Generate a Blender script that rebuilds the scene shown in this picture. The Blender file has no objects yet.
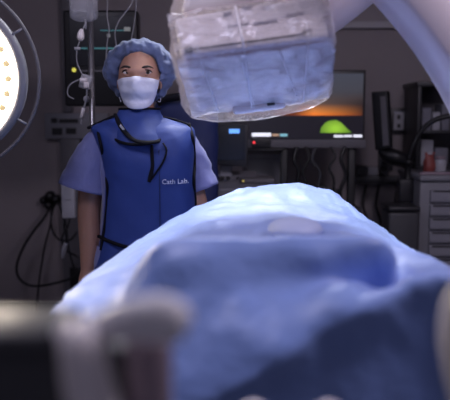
import bpy, bmesh, math, random
from mathutils import Vector, Matrix, noise
PI = math.pi
random.seed(7)
S = bpy.context.scene
C = S.collection

# ------------------------------------------------------------------ camera
PITCH = math.radians(6.68)
FPX = 700.0
CAM = Vector((0, 0, 1.40))
cd = bpy.data.cameras.new('camera'); cam = bpy.data.objects.new('camera', cd); C.objects.link(cam)
cd.sensor_width = 36.0; cd.lens = FPX * 36.0 / 450.0
cam.location = CAM; cam.rotation_euler = (PI/2 - PITCH, 0, 0)
cd.clip_start = 0.02; cd.clip_end = 60
cd.dof.use_dof = True; cd.dof.focus_distance = 2.45; cd.dof.aperture_fstop = 2.6
S.camera = cam

# ------------------------------------------------------------------ world, lights, exposure
w = bpy.data.worlds.new('world'); S.world = w; w.use_nodes = True
w.node_tree.nodes['Background'].inputs[0].default_value = (0.33, 0.31, 0.45, 1)
w.node_tree.nodes['Background'].inputs[1].default_value = 0.25
S.view_settings.view_transform = 'Standard'; S.view_settings.look = 'None'
S.view_settings.gamma = 1; S.view_settings.exposure = 0.0; S.view_settings.use_curve_mapping = False

def area(name, loc, target, size, power, col, spread=180, shape='DISK'):
    l = bpy.data.lights.new(name, 'AREA'); l.shape = shape; l.size = size; l.energy = power; l.color = col
    l.spread = math.radians(spread)
    o = bpy.data.objects.new(name, l); C.objects.link(o); o.location = loc
    o.rotation_euler = (Vector(target) - Vector(loc)).to_track_quat('-Z', 'Y').to_euler()
    return o
# the theatre's overhead operating lamp over the table (out of frame, above)
area('overhead_operating_lamp', (0.12, 2.95, 2.62), (0.10, 1.75, 1.1), 0.55, 14, (0.92, 0.93, 1.0), 75)
# dimmed ceiling luminaires
area('ceiling_luminaire', (-0.9, 1.2, 2.68), (-0.8, 1.6, 1.0), 0.6, 14, (0.80, 0.76, 1.0))
area('ceiling_luminaire_right', (1.3, 1.0, 2.68), (1.0, 1.8, 1.0), 0.6, 22, (0.88, 0.78, 0.96))

# ------------------------------------------------------------------ projection helper: photograph pixel + world depth -> point
def P(px, py, Y):
    cx = (px - 225) / FPX; cy = (200 - py) / FPX
    dy = math.cos(PITCH) + cy * math.sin(PITCH)
    dz = -math.sin(PITCH) + cy * math.cos(PITCH)
    k = Y / dy
    return Vector((cx * k, Y, CAM.z + dz * k))

# ------------------------------------------------------------------ materials
def mat(name, col, rough=0.6, metal=0.0, bump=0.0, bscale=30, vary=0.0, vscale=4, coat=0.0, coat_r=0.3,
        emit=None, estr=0.0, alpha=1.0, trans=0.0, sheen=0.0, spec=0.5, sss=0.0):
    m = bpy.data.materials.new(name); m.use_nodes = True
    nt = m.node_tree; b = nt.nodes['Principled BSDF']
    b.inputs['Base Color'].default_value = (*col, 1)
    b.inputs['Roughness'].default_value = rough; b.inputs['Metallic'].default_value = metal
    b.inputs['Coat Weight'].default_value = coat; b.inputs['Coat Roughness'].default_value = coat_r
    b.inputs['Alpha'].default_value = alpha; b.inputs['Transmission Weight'].default_value = trans
    b.inputs['Sheen Weight'].default_value = sheen; b.inputs['Specular IOR Level'].default_value = spec
    if sss:
        b.inputs['Subsurface Weight'].default_value = sss
        b.inputs['Subsurface Radius'].default_value = (0.02, 0.008, 0.004)
        b.inputs['Subsurface Scale'].default_value = 0.3
    if emit:
        b.inputs['Emission Color'].default_value = (*emit, 1); b.inputs['Emission Strength'].default_value = estr
    tc = nt.nodes.new('ShaderNodeTexCoord')
    if bump or vary:
        if vary:
            n = nt.nodes.new('ShaderNodeTexNoise'); n.inputs['Scale'].default_value = vscale
            n.inputs['Detail'].default_value = 5
            nt.links.new(tc.outputs['Object'], n.inputs['Vector'])
            mx = nt.nodes.new('ShaderNodeMix'); mx.data_type = 'RGBA'
            mx.inputs[6].default_value = (*[c * (1 - vary) for c in col], 1)
            mx.inputs[7].default_value = (*[min(1, c * (1 + vary)) for c in col], 1)
            nt.links.new(n.outputs['Fac'], mx.inputs[0]); nt.links.new(mx.outputs[2], b.inputs['Base Color'])
        if bump:
            n2 = nt.nodes.new('ShaderNodeTexNoise'); n2.inputs['Scale'].default_value = bscale
            n2.inputs['Detail'].default_value = 4
            nt.links.new(tc.outputs['Object'], n2.inputs['Vector'])
            bp = nt.nodes.new('ShaderNodeBump'); bp.inputs['Strength'].default_value = bump
            bp.inputs['Distance'].default_value = 0.02
            nt.links.new(n2.outputs['Fac'], bp.inputs['Height']); nt.links.new(bp.outputs[0], b.inputs['Normal'])
    return m

M = dict(
    wall=mat('wall_paint', (0.30, 0.265, 0.275), 0.8, bump=0.05, bscale=60, vary=0.06),
    wall_side=mat('side_wall_paint', (0.28, 0.26, 0.27), 0.8, vary=0.05),
    ceil=mat('ceiling_paint', (0.45, 0.43, 0.42), 0.9, vary=0.04),
    floor=mat('vinyl_floor', (0.16, 0.17, 0.19), 0.35, vary=0.15, vscale=8),
    trim=mat('trim_paint', (0.42, 0.40, 0.43), 0.6, vary=0.04),
    drape=mat('surgical_drape', (0.225, 0.345, 0.76), 0.5, bump=0.45, bscale=12, vary=0.14, vscale=6, coat=0.45, coat_r=0.42, sheen=0.3),
    patch=mat('pale_patch', (0.46, 0.52, 0.74), 0.5, vary=0.05),
    white=mat('white_plastic', (0.92, 0.86, 0.87), 0.4, vary=0.03),
    knobwhite=mat('bright_white_plastic', (0.90, 0.88, 0.92), 0.4, vary=0.03),
    offwhite=mat('offwhite_enamel', (0.68, 0.60, 0.64), 0.38, vary=0.04, coat=0.2),
    cream=mat('cream_plastic', (0.92, 0.85, 0.78), 0.35, vary=0.04),
    face_panel=mat('detector_panel', (0.52, 0.37, 0.32), 0.45, vary=0.05),
    grey=mat('grey_plastic', (0.22, 0.22, 0.25), 0.45, vary=0.06),
    midgrey=mat('mid_grey_plastic', (0.13, 0.125, 0.14), 0.5, vary=0.08),
    lightgrey=mat('light_grey_enamel', (0.42, 0.42, 0.46), 0.4, vary=0.05),
    dark=mat('dark_plastic', (0.022, 0.022, 0.027), 0.4, vary=0.1),
    darkgrey=mat('charcoal_plastic', (0.05, 0.05, 0.058), 0.45, vary=0.1),
    black=mat('black_plastic', (0.008, 0.008, 0.010), 0.4, vary=0.1),
    rubber=mat('black_cable', (0.012, 0.012, 0.014), 0.5, vary=0.1),
    steel=mat('brushed_steel', (0.42, 0.41, 0.43), 0.3, metal=0.85, bump=0.03, bscale=120),
    chrome=mat('chrome', (0.62, 0.62, 0.64), 0.18, metal=1.0, vary=0.03),
    screen=mat('dark_glass_screen', (0.012, 0.013, 0.018), 0.25, vary=0.05),
    skin=mat('skin', (0.40, 0.215, 0.155), 0.5, bump=0.05, bscale=90, vary=0.08, vscale=14, sss=0.15),
    hair=mat('dark_hair', (0.018, 0.012, 0.010), 0.55, bump=0.4, bscale=60),
    brow=mat('brow_hair', (0.02, 0.012, 0.01), 0.7, vary=0.1),
    eye=mat('eye_white', (0.55, 0.52, 0.52), 0.25, vary=0.03),
    iris=mat('iris_brown', (0.02, 0.012, 0.008), 0.15, vary=0.2),
    mask=mat('mask_fabric', (0.62, 0.64, 0.78), 0.75, bump=0.12, bscale=40, vary=0.04),
    scrub=mat('scrub_cotton', (0.19, 0.21, 0.46), 0.85, bump=0.5, bscale=11, vary=0.07, sheen=0.2),
    apron=mat('blue_lead_apron', (0.024, 0.055, 0.26), 0.62, bump=0.3, bscale=7, vary=0.12, vscale=7),
    navy=mat('navy_apron', (0.012, 0.022, 0.10), 0.55, bump=0.15, bscale=9, vary=0.12),
    binding=mat('black_binding', (0.006, 0.006, 0.010), 0.8, vary=0.1, spec=0.2),
    letter=mat('pale_lettering', (0.62, 0.66, 0.85), 0.6, vary=0.02),
    shoe=mat('shoe_rubber', (0.05, 0.05, 0.06), 0.5, vary=0.1),
    red=mat('red_plastic', (0.24, 0.05, 0.045), 0.5, vary=0.2, vscale=20),
    paper=mat('pale_card', (0.40, 0.40, 0.44), 0.8, vary=0.06),
    box=mat('carton_grey', (0.20, 0.20, 0.24), 0.7, vary=0.1),
    fluid=mat('clear_bag', (0.55, 0.56, 0.62), 0.15, alpha=0.35, vary=0.05, vscale=10),
    tube=mat('clear_tubing', (0.50, 0.50, 0.54), 0.2, alpha=0.6, vary=0.03),
    key=mat('keypad_grey', (0.20, 0.20, 0.28), 0.5, vary=0.05),
    brown=mat('brown_leather', (0.30, 0.23, 0.27), 0.55, vary=0.12),
    led=mat('led_face', (1, 0.95, 0.85), 0.3, emit=(1.0, 0.86, 0.70), estr=15.0),
    ledspot=mat('led_lens', (0.45, 0.38, 0.22), 0.4, emit=(0.70, 0.52, 0.26), estr=0.9),
    blue_l=mat('blue_indicator', (0.1, 0.3, 0.9), emit=(0.16, 0.42, 1.0), estr=1.1),
    red_l=mat('red_indicator', (0.9, 0.05, 0.05), emit=(1.0, 0.06, 0.08), estr=1.4),
    green_l=mat('green_indicator', (0.7, 0.7, 0.1), emit=(0.55, 0.50, 0.08), estr=1.0),
    amber_l=mat('amber_indicator', (0.7, 0.6, 0.1), emit=(0.5, 0.40, 0.1), estr=0.5),
    text_w=mat('screen_text_white', (0.9, 0.9, 0.9), emit=(0.85, 0.87, 1.0), estr=1.0),
    text_t=mat('screen_text_teal', (0.3, 0.7, 0.8), emit=(0.25, 0.55, 0.62), estr=0.6),
    text_o=mat('screen_text_orange', (0.8, 0.5, 0.3), emit=(0.5, 0.33, 0.22), estr=0.6),
    text_dim=mat('screen_trace_teal', (0.1, 0.3, 0.3), emit=(0.05, 0.20, 0.22), estr=0.35),
    text_mk=mat('screen_marks_pale', (0.3, 0.3, 0.3), emit=(0.32, 0.34, 0.32), estr=0.30),
    land=mat('screen_dark_land', (0.006, 0.005, 0.008), 0.3, emit=(0.010, 0.008, 0.016), estr=0.5),
)
def film_mat():
    m = bpy.data.materials.new('plastic_film'); m.use_nodes = True; nt = m.node_tree; nt.nodes.clear()
    out = nt.nodes.new('ShaderNodeOutputMaterial'); mix = nt.nodes.new('ShaderNodeMixShader')
    tr = nt.nodes.new('ShaderNodeBsdfTransparent'); mix2 = nt.nodes.new('ShaderNodeMixShader')
    gl = nt.nodes.new('ShaderNodeBsdfGlossy'); gl.inputs['Roughness'].default_value = 0.28
    gl.inputs['Color'].default_value = (0.9, 0.9, 0.98, 1)
    df = nt.nodes.new('ShaderNodeBsdfTranslucent'); df.inputs['Color'].default_value = (0.40, 0.38, 0.44, 1)
    d2 = nt.nodes.new('ShaderNodeBsdfDiffuse'); d2.inputs['Color'].default_value = (0.88, 0.78, 0.76, 1)
    ad = nt.nodes.new('ShaderNodeMixShader'); ad.inputs[0].default_value = 0.5
    tc = nt.nodes.new('ShaderNodeTexCoord'); n = nt.nodes.new('ShaderNodeTexNoise')
    mp = nt.nodes.new('ShaderNodeMapping'); mp.inputs['Scale'].default_value = (1, 1.6, 2.6)
    n.inputs['Scale'].default_value = 10; n.inputs['Detail'].default_value = 6; n.inputs['Distortion'].default_value = 1.4
    nt.links.new(tc.outputs['Object'], mp.inputs[0]); nt.links.new(mp.outputs[0], n.inputs['Vector'])
    bp = nt.nodes.new('ShaderNodeBump'); bp.inputs['Strength'].default_value = 0.9; bp.inputs['Distance'].default_value = 0.02
    nt.links.new(n.outputs['Fac'], bp.inputs['Height'])
    for s in (gl, df, d2): nt.links.new(bp.outputs[0], s.inputs['Normal'])
    nt.links.new(df.outputs[0], ad.inputs[1]); nt.links.new(d2.outputs[0], ad.inputs[2])
    mix2.inputs[0].default_value = 0.6
    nt.links.new(gl.outputs[0], mix2.inputs[1]); nt.links.new(ad.outputs[0], mix2.inputs[2])
    lw = nt.nodes.new('ShaderNodeLayerWeight'); lw.inputs['Blend'].default_value = 0.35
    nt.links.new(bp.outputs[0], lw.inputs['Normal'])
    mr = nt.nodes.new('ShaderNodeMapRange'); mr.inputs[3].default_value = 0.26; mr.inputs[4].default_value = 0.75
    nt.links.new(lw.outputs['Facing'], mr.inputs[0]); nt.links.new(mr.outputs[0], mix.inputs[0])
    nt.links.new(tr.outputs[0], mix.inputs[1]); nt.links.new(mix2.outputs[0], mix.inputs[2])
    nt.links.new(mix.outputs[0], out.inputs[0])
    return m
M['film'] = film_mat()
def cap_mat():
    m = mat('bouffant_fabric', (0.10, 0.135, 0.27), 0.8, bump=0.5, bscale=35, vary=0.25, vscale=18, sheen=0.3)
    m.node_tree.nodes['Principled BSDF'].inputs['Alpha'].default_value = 0.70
    return m
M['cap'] = cap_mat()
def sky_screen_mat():
    # the wallpaper the display shows: dusk sky with an orange glow on the horizon
    m = bpy.data.materials.new('screen_dusk_sky'); m.use_nodes = True; nt = m.node_tree; b = nt.nodes['Principled BSDF']
    b.inputs['Base Color'].default_value = (0.01, 0.01, 0.012, 1)
    tc = nt.nodes.new('ShaderNodeTexCoord'); sp = nt.nodes.new('ShaderNodeSeparateXYZ')
    nt.links.new(tc.outputs['Generated'], sp.inputs[0])
    r = nt.nodes.new('ShaderNodeValToRGB'); e = r.color_ramp.elements
    e[0].position = 0.0; e[0].color = (0.80, 0.17, 0.012, 1)
    e[1].position = 1.0; e[1].color = (0.040, 0.045, 0.066, 1)
    a = e.new(0.10); a.color = (0.55, 0.17, 0.03, 1)
    a = e.new(0.28); a.color = (0.085, 0.05, 0.042, 1)
    a = e.new(0.55); a.color = (0.042, 0.042, 0.055, 1)
    nt.links.new(sp.outputs['Z'], r.inputs[0])
    r2 = nt.nodes.new('ShaderNodeValToRGB'); e = r2.color_ramp.elements
    e[0].position = 0.30; e[0].color = (0.05, 0.05, 0.06, 1); e[1].position = 1.0; e[1].color = (0.12, 0.11, 0.14, 1)
    a = e.new(0.64); a.color = (1.25, 1.25, 1.1, 1); a = e.new(0.50); a.color = (0.22, 0.18, 0.2, 1)
    nt.links.new(sp.outputs['X'], r2.inputs[0])
    r3 = nt.nodes.new('ShaderNodeMapRange'); r3.inputs[1].default_value = 0.25; r3.inputs[2].default_value = 0.6
    nt.links.new(sp.outputs['Z'], r3.inputs[0])
    mx0 = nt.nodes.new('ShaderNodeMix'); mx0.data_type = 'RGBA'
    nt.links.new(r3.outputs[0], mx0.inputs[0]); nt.links.new(r2.outputs[0], mx0.inputs[6]); mx0.inputs[7].default_value = (1, 1, 1, 1)
    mx = nt.nodes.new('ShaderNodeMix'); mx.data_type = 'RGBA'; mx.blend_type = 'MULTIPLY'; mx.inputs[0].default_value = 1
    nt.links.new(r.outputs[0], mx.inputs[6]); nt.links.new(mx0.outputs[2], mx.inputs[7])
    nt.links.new(mx.outputs[2], b.inputs['Emission Color']); b.inputs['Emission Strength'].default_value = 1.0
    return m
M['sky'] = sky_screen_mat()
def tent_mat():
    m = bpy.data.materials.new('screen_green_tent'); m.use_nodes = True; nt = m.node_tree; b = nt.nodes['Principled BSDF']
    b.inputs['Base Color'].default_value = (0.02, 0.05, 0.01, 1)
    tc = nt.nodes.new('ShaderNodeTexCoord'); g = nt.nodes.new('ShaderNodeTexGradient'); g.gradient_type = 'SPHERICAL'
    mp = nt.nodes.new('ShaderNodeMapping'); mp.inputs['Location'].default_value = (-0.62, 0, -0.25); mp.inputs['Scale'].default_value = (1.3, 0.0, 0.75)
    nt.links.new(tc.outputs['Generated'], mp.inputs[0]); nt.links.new(mp.outputs[0], g.inputs[0])
    r = nt.nodes.new('ShaderNodeValToRGB'); e = r.color_ramp.elements
    e[0].position = 0.15; e[0].color = (0.02, 0.10, 0.008, 1); e[1].position = 0.9; e[1].color = (0.42, 0.80, 0.05, 1)
    nt.links.new(g.outputs[0], r.inputs[0]); nt.links.new(r.outputs[0], b.inputs['Emission Color'])
    b.inputs['Emission Strength'].default_value = 0.75
    return m
M['tent'] = tent_mat()

# ------------------------------------------------------------------ object helpers
def wloc(o):
    v = Vector((0, 0, 0))
    while o: v = v + Vector(o.location); o = o.parent
    return v
def obj(name, bm, m, parent=None, smooth=True, shift=True):
    bmesh.ops.recalc_face_normals(bm, faces=bm.faces)
    me = bpy.data.meshes.new(name)
    if shift:
        if parent: off = wloc(parent)
        else:
            lo = Vector([min(v.co[i] for v in bm.verts) for i in range(3)]); hi = Vector([max(v.co[i] for v in bm.verts) for i in range(3)])
            off = Vector(((lo.x + hi.x) / 2, (lo.y + hi.y) / 2, lo.z))
        bmesh.ops.translate(bm, verts=bm.verts, vec=-off)
    bm.to_mesh(me); bm.free()
    o = bpy.data.objects.new(name, me); C.objects.link(o)
    if parent: o.parent = parent
    elif shift: o.location = off
    for mm in (m if isinstance(m, (list, tuple)) else [m]): me.materials.append(mm)
    if smooth:
        for p in me.polygons: p.use_smooth = True
    return o
def tag(o, label, cat, group=None, kind=None):
    o['label'] = label; o['category'] = cat
    if group: o['group'] = group
    if kind: o['kind'] = kind
    return o
def thing(name, label, cat, loc, group=None):
    o = bpy.data.objects.new(name, None); C.objects.link(o); o.location = loc; o.empty_display_size = 0.05
    return tag(o, label, cat, group)
def struct(name, bm, m, parent=None, smooth=False):
    o = obj(name, bm, m, parent, smooth)
    o['kind'] = 'structure'
    return o
def nb(): return bmesh.new()
def box(c, s, rot=None, bev=0.0, seg=2, bm=None):
    own = bm is None
    t = bmesh.new(); bmesh.ops.create_cube(t, size=1)
    bmesh.ops.scale(t, vec=Vector(s), verts=t.verts)
    if bev: bmesh.ops.bevel(t, geom=list(t.edges), offset=bev, segments=seg, affect='EDGES', profile=0.6)
    R = rot.to_4x4() if rot is not None else Matrix.Identity(4)
    bmesh.ops.transform(t, matrix=Matrix.Translation(Vector(c)) @ R, verts=t.verts)
    if own: return t
    return merge(bm, t)
def merge(bm, t):
    me = bpy.data.meshes.new('tmp'); t.to_mesh(me); t.free(); bm.from_mesh(me); bpy.data.meshes.remove(me); return bm
def boxpx(x0, y0, x1, y1, Y, depth, bev=0.004, bm=None):
    """box whose front face fills the rectangle seen at depth Y"""
    a = P(x0, y1, Y); b = P(x1, y0, Y)
    return box(((a.x + b.x) / 2, Y + depth / 2, (a.z + b.z) / 2), (abs(b.x - a.x), depth, abs(b.z - a.z)), None, bev, 2, bm)
def crv(pts, n=8):
    pts = [Vector(p) for p in pts]
    if len(pts) < 3: return pts
    out = []
    for i in range(len(pts) - 1):
        p0 = pts[max(0, i - 1)]; p1 = pts[i]; p2 = pts[i + 1]; p3 = pts[min(len(pts) - 1, i + 2)]
        for k in range(n):
            t = k / n
            out.append(0.5 * ((2 * p1) + (p2 - p0) * t + (2 * p0 - 5 * p1 + 4 * p2 - p3) * t * t + (3 * p1 - p0 - 3 * p2 + p3) * t ** 3))
    out.append(pts[-1]); return out
def tube(pts, r, seg=10, smooth=8, bm=None, flat=1.0, closed=False):
    """r: number or per-control-point list"""
    bm = bm or bmesh.new()
    if isinstance(r, (list, tuple)):
        rr = crv([Vector((a, 0, 0)) for a in r], smooth) if len(r) > 2 else [Vector((a, 0, 0)) for a in r]
        rr = [v.x for v in rr]
    pts = crv(pts, smooth)
    if not isinstance(r, (list, tuple)): rr = [r] * len(pts)
    n = len(pts); up = Vector((0, 0, 1)); rings = []
    t0 = (pts[1] - pts[0]).normalized()
    if abs(t0.dot(up)) > 0.95: up = Vector((0, 1, 0))
    nrm = (up - t0 * up.dot(t0)).normalized()
    for i, p in enumerate(pts):
        t = (pts[min(n - 1, i + 1)] - pts[max(0, i - 1)])
        t = t.normalized() if t.length > 1e-9 else t0
        nrm = (nrm - t * nrm.dot(t)); nrm = nrm.normalized() if nrm.length > 1e-6 else Vector((1, 0, 0))
        bn = t.cross(nrm)
        rings.append([bm.verts.new(p + (nrm * math.cos(a) * flat + bn * math.sin(a)) * rr[i]) for a in [2 * PI * k / seg for k in range(seg)]])
    for i in range(n - 1):
        for k in range(seg):
            bm.faces.new((rings[i][k], rings[i][(k + 1) % seg], rings[i + 1][(k + 1) % seg], rings[i + 1][k]))
    bm.faces.new(rings[0][::-1]); bm.faces.new(rings[-1])
    return bm
def loft(rings, bm=None, cap0=False, cap1=False):
    bm = bm or bmesh.new(); V = [[bm.verts.new(p) for p in r] for r in rings]; k = len(V[0])
    for i in range(len(V) - 1):
        for j in range(k): bm.faces.new((V[i][j], V[i][(j + 1) % k], V[i + 1][(j + 1) % k], V[i + 1][j]))
    if cap0: bm.faces.new(V[0][::-1])
    if cap1: bm.faces.new(V[-1])
    return bm
def ell(c, a, b, n=40, pw=2.0, z=None):
    out = []
    for k in range(n):
        t = 2 * PI * k / n; ct, st = math.cos(t), math.sin(t)
        e = 2.0 / pw
        out.append(Vector((c[0] + a * math.copysign(abs(ct) ** e, ct), c[1] + b * math.copysign(abs(st) ** e, st), c[2])))
    return out
def smooth_rows(rows, n=5):
    k = len(rows[0]); cols = [crv([r[j] for r in rows], n) for j in range(k)]
    return [[cols[j][i] for j in range(k)] for i in range(len(cols[0]))]
def ball(c, s, seg=20, bm=None, rot=None):
    t = bmesh.new(); bmesh.ops.create_uvsphere(t, u_segments=seg, v_segments=max(8, seg // 2), radius=1)
    R = rot.to_4x4() if rot is not None else Matrix.Identity(4)
    bmesh.ops.transform(t, matrix=Matrix.Translation(Vector(c)) @ R @ Matrix.Diagonal((s[0], s[1], s[2], 1)), verts=t.verts)
    return t if bm is None else merge(bm, t)
def cyl(a, b, r, seg=24, bm=None, r2=None):
    a = Vector(a); b = Vector(b); return tube([a, b], [r, r if r2 is None else r2], seg, 1, bm)
def ring(c, axis, R, r, seg=64, sec=10, bm=None, flat=1.0, a0=0, a1=2 * PI):
    """torus (or part of one) about axis"""
    bm = bm or bmesh.new(); ax = Vector(axis).normalized(); u = ax.orthogonal().normalized(); v = ax.cross(u); c = Vector(c)
    rows = []
    for i in range(seg):
        a = a0 + (a1 - a0) * i / seg; d = u * math.cos(a) + v * math.sin(a)
        rows.append([bm.verts.new(c + d * (R + r * math.cos(t)) + ax * r * flat * math.sin(t)) for t in [2 * PI * k / sec for k in range(sec)]])
    for i in range(seg):
        for k in range(sec):
            bm.faces.new((rows[i][k], rows[i][(k + 1) % sec], rows[(i + 1) % seg][(k + 1) % sec], rows[(i + 1) % seg][k]))
    return bm
def solid(o, th, off=-1):
    md = o.modifiers.new('thickness', 'SOLIDIFY'); md.thickness = th; md.offset = off; return o
def wrinkle(bm, amp, scale, seed=0, stretch=(1, 1, 1)):
    bm.normal_update()
    for v in bm.verts:
        q = Vector((v.co.x * stretch[0], v.co.y * stretch[1], v.co.z * stretch[2])) * scale + Vector((seed, seed * 2, 0))
        v.co += v.normal * amp * (noise.noise(q) + 0.5 * noise.noise(q * 2.3))
    return bm

# ------------------------------------------------------------------ the room
WY = 4.8
struct('floor', box((0, 2.0, -0.05), (5.2, 5.8, 0.1)), M['floor'])
struct('ceiling', box((0, 2.0, 2.85), (5.2, 5.8, 0.1)), M['ceil'])
struct('wall_back', box((0, WY + 0.05, 1.4), (5.2, 0.1, 2.8)), M['wall'])
struct('wall_left', box((-2.55, 1.9, 1.4), (0.1, 5.8, 2.8)), M['wall_side'])
struct('wall_right', box((2.55, 1.9, 1.4), (0.1, 5.8, 2.8)), M['wall_side'])
struct('baseboard_back', box((0, WY - 0.01, 0.06), (5.0, 0.02, 0.12), None, 0.004), M['midgrey'])
t = boxpx(300, 21, 640, 28, WY - 0.05, 0.05, 0.006)
struct('trim_1', t, M['trim'])

# ------------------------------------------------------------------ operating table and drape
t = thing('operating_table', 'operating table hidden under the blue surgical drape', 'operating table', (0.08, 1.7, 0))
obj('base', box((0.08, 1.75, 0.06), (0.5, 0.9, 0.12), None, 0.03), M['lightgrey'], t)
obj('column', box((0.08, 1.75, 0.47), (0.22, 0.3, 0.72), None, 0.02), M['lightgrey'], t)
obj('table_top', box((0.08, 1.65, 0.86), (0.44, 1.4, 0.05), None, 0.02), M['darkgrey'], t)
obj('mattress', box((0.08, 1.65, 0.925), (0.44, 1.38, 0.08), None, 0.03), M['black'], t)

def Wp(x, y, z): return Vector((x, y, z))
def hang(p, q, z): return Vector((q.x, q.y, z))
rows = []
def row(left, pts, right):
    rows.append([left] + [P(*a) for a in pts] + [right])
# far hem
rows.append([Wp(-.02, 2.40, .62), Wp(.02, 2.42, .62), Wp(.05, 2.43, .62), Wp(.07, 2.44, .62), Wp(.14, 2.46, .62), Wp(.22, 2.47, .62), Wp(.30, 2.46, .62), Wp(.37, 2.42, .62), Wp(.42, 2.35, .62), Wp(.45, 2.30, .62), Wp(.46, 2.25, .62), Wp(.47, 2.2, .62), Wp(.48, 2.15, .62)])
#        far edge: thirteen columns
row(Wp(-.10, 2.30, .64), [(226, 195, 2.20), (240, 187, 2.29), (254, 186, 2.34), (274, 185, 2.37), (296, 185, 2.37), (316, 187.5, 2.35), (330, 191, 2.30), (341, 197, 2.25), (350, 204, 2.20), (357, 210, 2.16), (363, 216, 2.12)], Wp(.46, 2.10, .62))
row(Wp(-.25, 2.10, .64), [(180, 217, 2.08), (200, 209, 2.10), (226, 202, 2.12), (262, 199, 2.13), (296, 199, 2.13), (322, 203, 2.12), (340, 209, 2.10), (352, 215, 2.06), (362, 219, 2.02), (372, 224, 1.98), (382, 230, 1.95)], Wp(.46, 1.92, .62))
row(Wp(-.36, 1.87, .62), [(134, 244, 1.88), (160, 232, 1.88), (192, 222, 1.88), (240, 214, 1.88), (294, 212, 1.88), (330, 216, 1.88), (350, 221, 1.86), (364, 226, 1.84), (378, 232, 1.82), (392, 238, 1.80), (404, 243, 1.76)], Wp(.47, 1.72, .62))
row(Wp(-.44, 1.62, .60), [(86, 275, 1.65), (118, 262, 1.64), (150, 252, 1.63), (200, 236, 1.62), (292, 228, 1.62), (346, 232, 1.62), (366, 240, 1.61), (382, 246, 1.60), (398, 247, 1.59), (414, 251, 1.57), (430, 257, 1.54)], Wp(.50, 1.50, .60))
row(Wp(-.47, 1.35, .58), [(74, 291, 1.42), (100, 284, 1.42), (130, 276, 1.41), (178, 252, 1.38), (290, 241, 1.36), (368, 245, 1.38), (386, 268, 1.40), (400, 272, 1.40), (416, 264, 1.40), (436, 262, 1.38), (456, 270, 1.36)], Wp(.54, 1.30, .58))
# near crest held up over the table's end
row(Wp(-.50, 1.12, .56), [(52, 318, 1.22), (88, 312, 1.22), (120, 304, 1.20), (163, 243, 1.16), (280, 236, 1.14), (376, 240, 1.15), (392, 312, 1.22), (408, 316, 1.22), (428, 276, 1.20), (454, 270, 1.18), (482, 284, 1.16)], Wp(.52, 1.10, .56))
row(Wp(-.50, 1.04, .55), [(0, 345, 1.12), (60, 330, 1.12), (118, 318, 1.12), (160, 256, 1.10), (278, 244, 1.085), (382, 250, 1.09), (394, 322, 1.15), (412, 306, 1.11), (440, 282, 1.06), (470, 286, 1.04), (500, 305, 1.04)], Wp(.50, 1.00, .55))
row(Wp(-.46, .98, .54), [(-20, 370, 1.04), (50, 360, 1.04), (124, 345, 1.04), (178, 310, 1.05), (240, 292, 1.05), (300, 286, 1.05), (350, 280, 1.05), (386, 290, 1.08), (420, 276, 1.05), (452, 274, 1.04), (500, 300, 1.02)], Wp(.46, .96, .54))
row(Wp(-.42, .93, .54), [(-40, 420, .97), (50, 410, .97), (130, 402, .97), (190, 392, .97), (245, 372, .96), (295, 346, .96), (340, 320, .97), (382, 300, .98), (420, 284, .99), (455, 282, .99), (520, 320, .97)], Wp(.44, .93, .54))
row(Wp(-.40, .91, .54), [(-45, 470, .93), (50, 465, .93), (130, 460, .93), (190, 448, .95), (250, 428, .96), (305, 404, .97), (360, 384, .98), (410, 370, .99), (450, 372, .99), (490, 385, .98), (545, 420, .94)], Wp(.43, .91, .54))
rows.append([Wp(-.38, .92, .54), Wp(-.34, .90, .54), Wp(-.26, .89, .54), Wp(-.18, .91, .54), Wp(-.10, .89, .54), Wp(-.02, .91, .54), Wp(.05, .88, .54), Wp(.12, .91, .54), Wp(.19, .89, .54), Wp(.26, .91, .54), Wp(.32, .89, .54), Wp(.38, .9, .54), Wp(.42, .9, .54)])
def ease(seq):
    # the cloth turns over its edge before it hangs: one point just below each edge
    a, b = seq[0], seq[1]; c, d = seq[-1], seq[-2]
    n0 = b + Vector(((a.x - b.x) * .16, (a.y - b.y) * .16, -.03)); n1 = d + Vector(((c.x - d.x) * .16, (c.y - d.y) * .16, -.03))
    return [a, a.lerp(n0, .6), n0] + seq[1:-1] + [n1, c.lerp(n1, .6), c]
rows = [ease(r) for r in rows]
top_, nxt = rows[0], rows[1]
e0 = [Vector((q.x * .6 + p.x * .4, q.y * .6 + p.y * .4, min(q.z, max(p.z, q.z - .035)))) for p, q in zip(top_, nxt)]
rows.insert(1, e0); rows.insert(1, [p.lerp(q, .6) for p, q in zip(top_, e0)])
rr = smooth_rows(rows, 8)
rr = [crv(r, 10) for r in rr]
bm = nb(); V = [[bm.verts.new(p) for p in r] for r in rr]
for i in range(len(V) - 1):
    for j in range(len(V[0]) - 1): bm.faces.new((V[i][j], V[i][j + 1], V[i + 1][j + 1], V[i + 1][j]))
cor = P(222, 196, 2.2)
for _ in range(40):   # ease the far left corner of the cloth
    bmesh.ops.smooth_vert(bm, verts=[v for v in bm.verts if (v.co - cor).length < .17 and not v.is_boundary], factor=.5, use_axis_x=True, use_axis_y=True, use_axis_z=True)
bmesh.ops.smooth_vert(bm, verts=[v for v in bm.verts if not v.is_boundary], factor=.5, use_axis_x=True, use_axis_y=True, use_axis_z=True)
wrinkle(bm, 0.010, 7, 3); wrinkle(bm, 0.005, 17, 5)
d = obj('surgical_drape', bm, M['drape']); solid(d, 0.002)
tag(d, 'large blue surgical drape covering the operating table in the foreground', 'surgical drape')
q = P(295, 229, 1.56)
pb = ball((q.x, q.y, q.z), (0.062, 0.075, 0.026), 28)
obj('round_patch', pb, M['patch'], d)['label'] = 'pale round patch in the middle of the drape'

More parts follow.
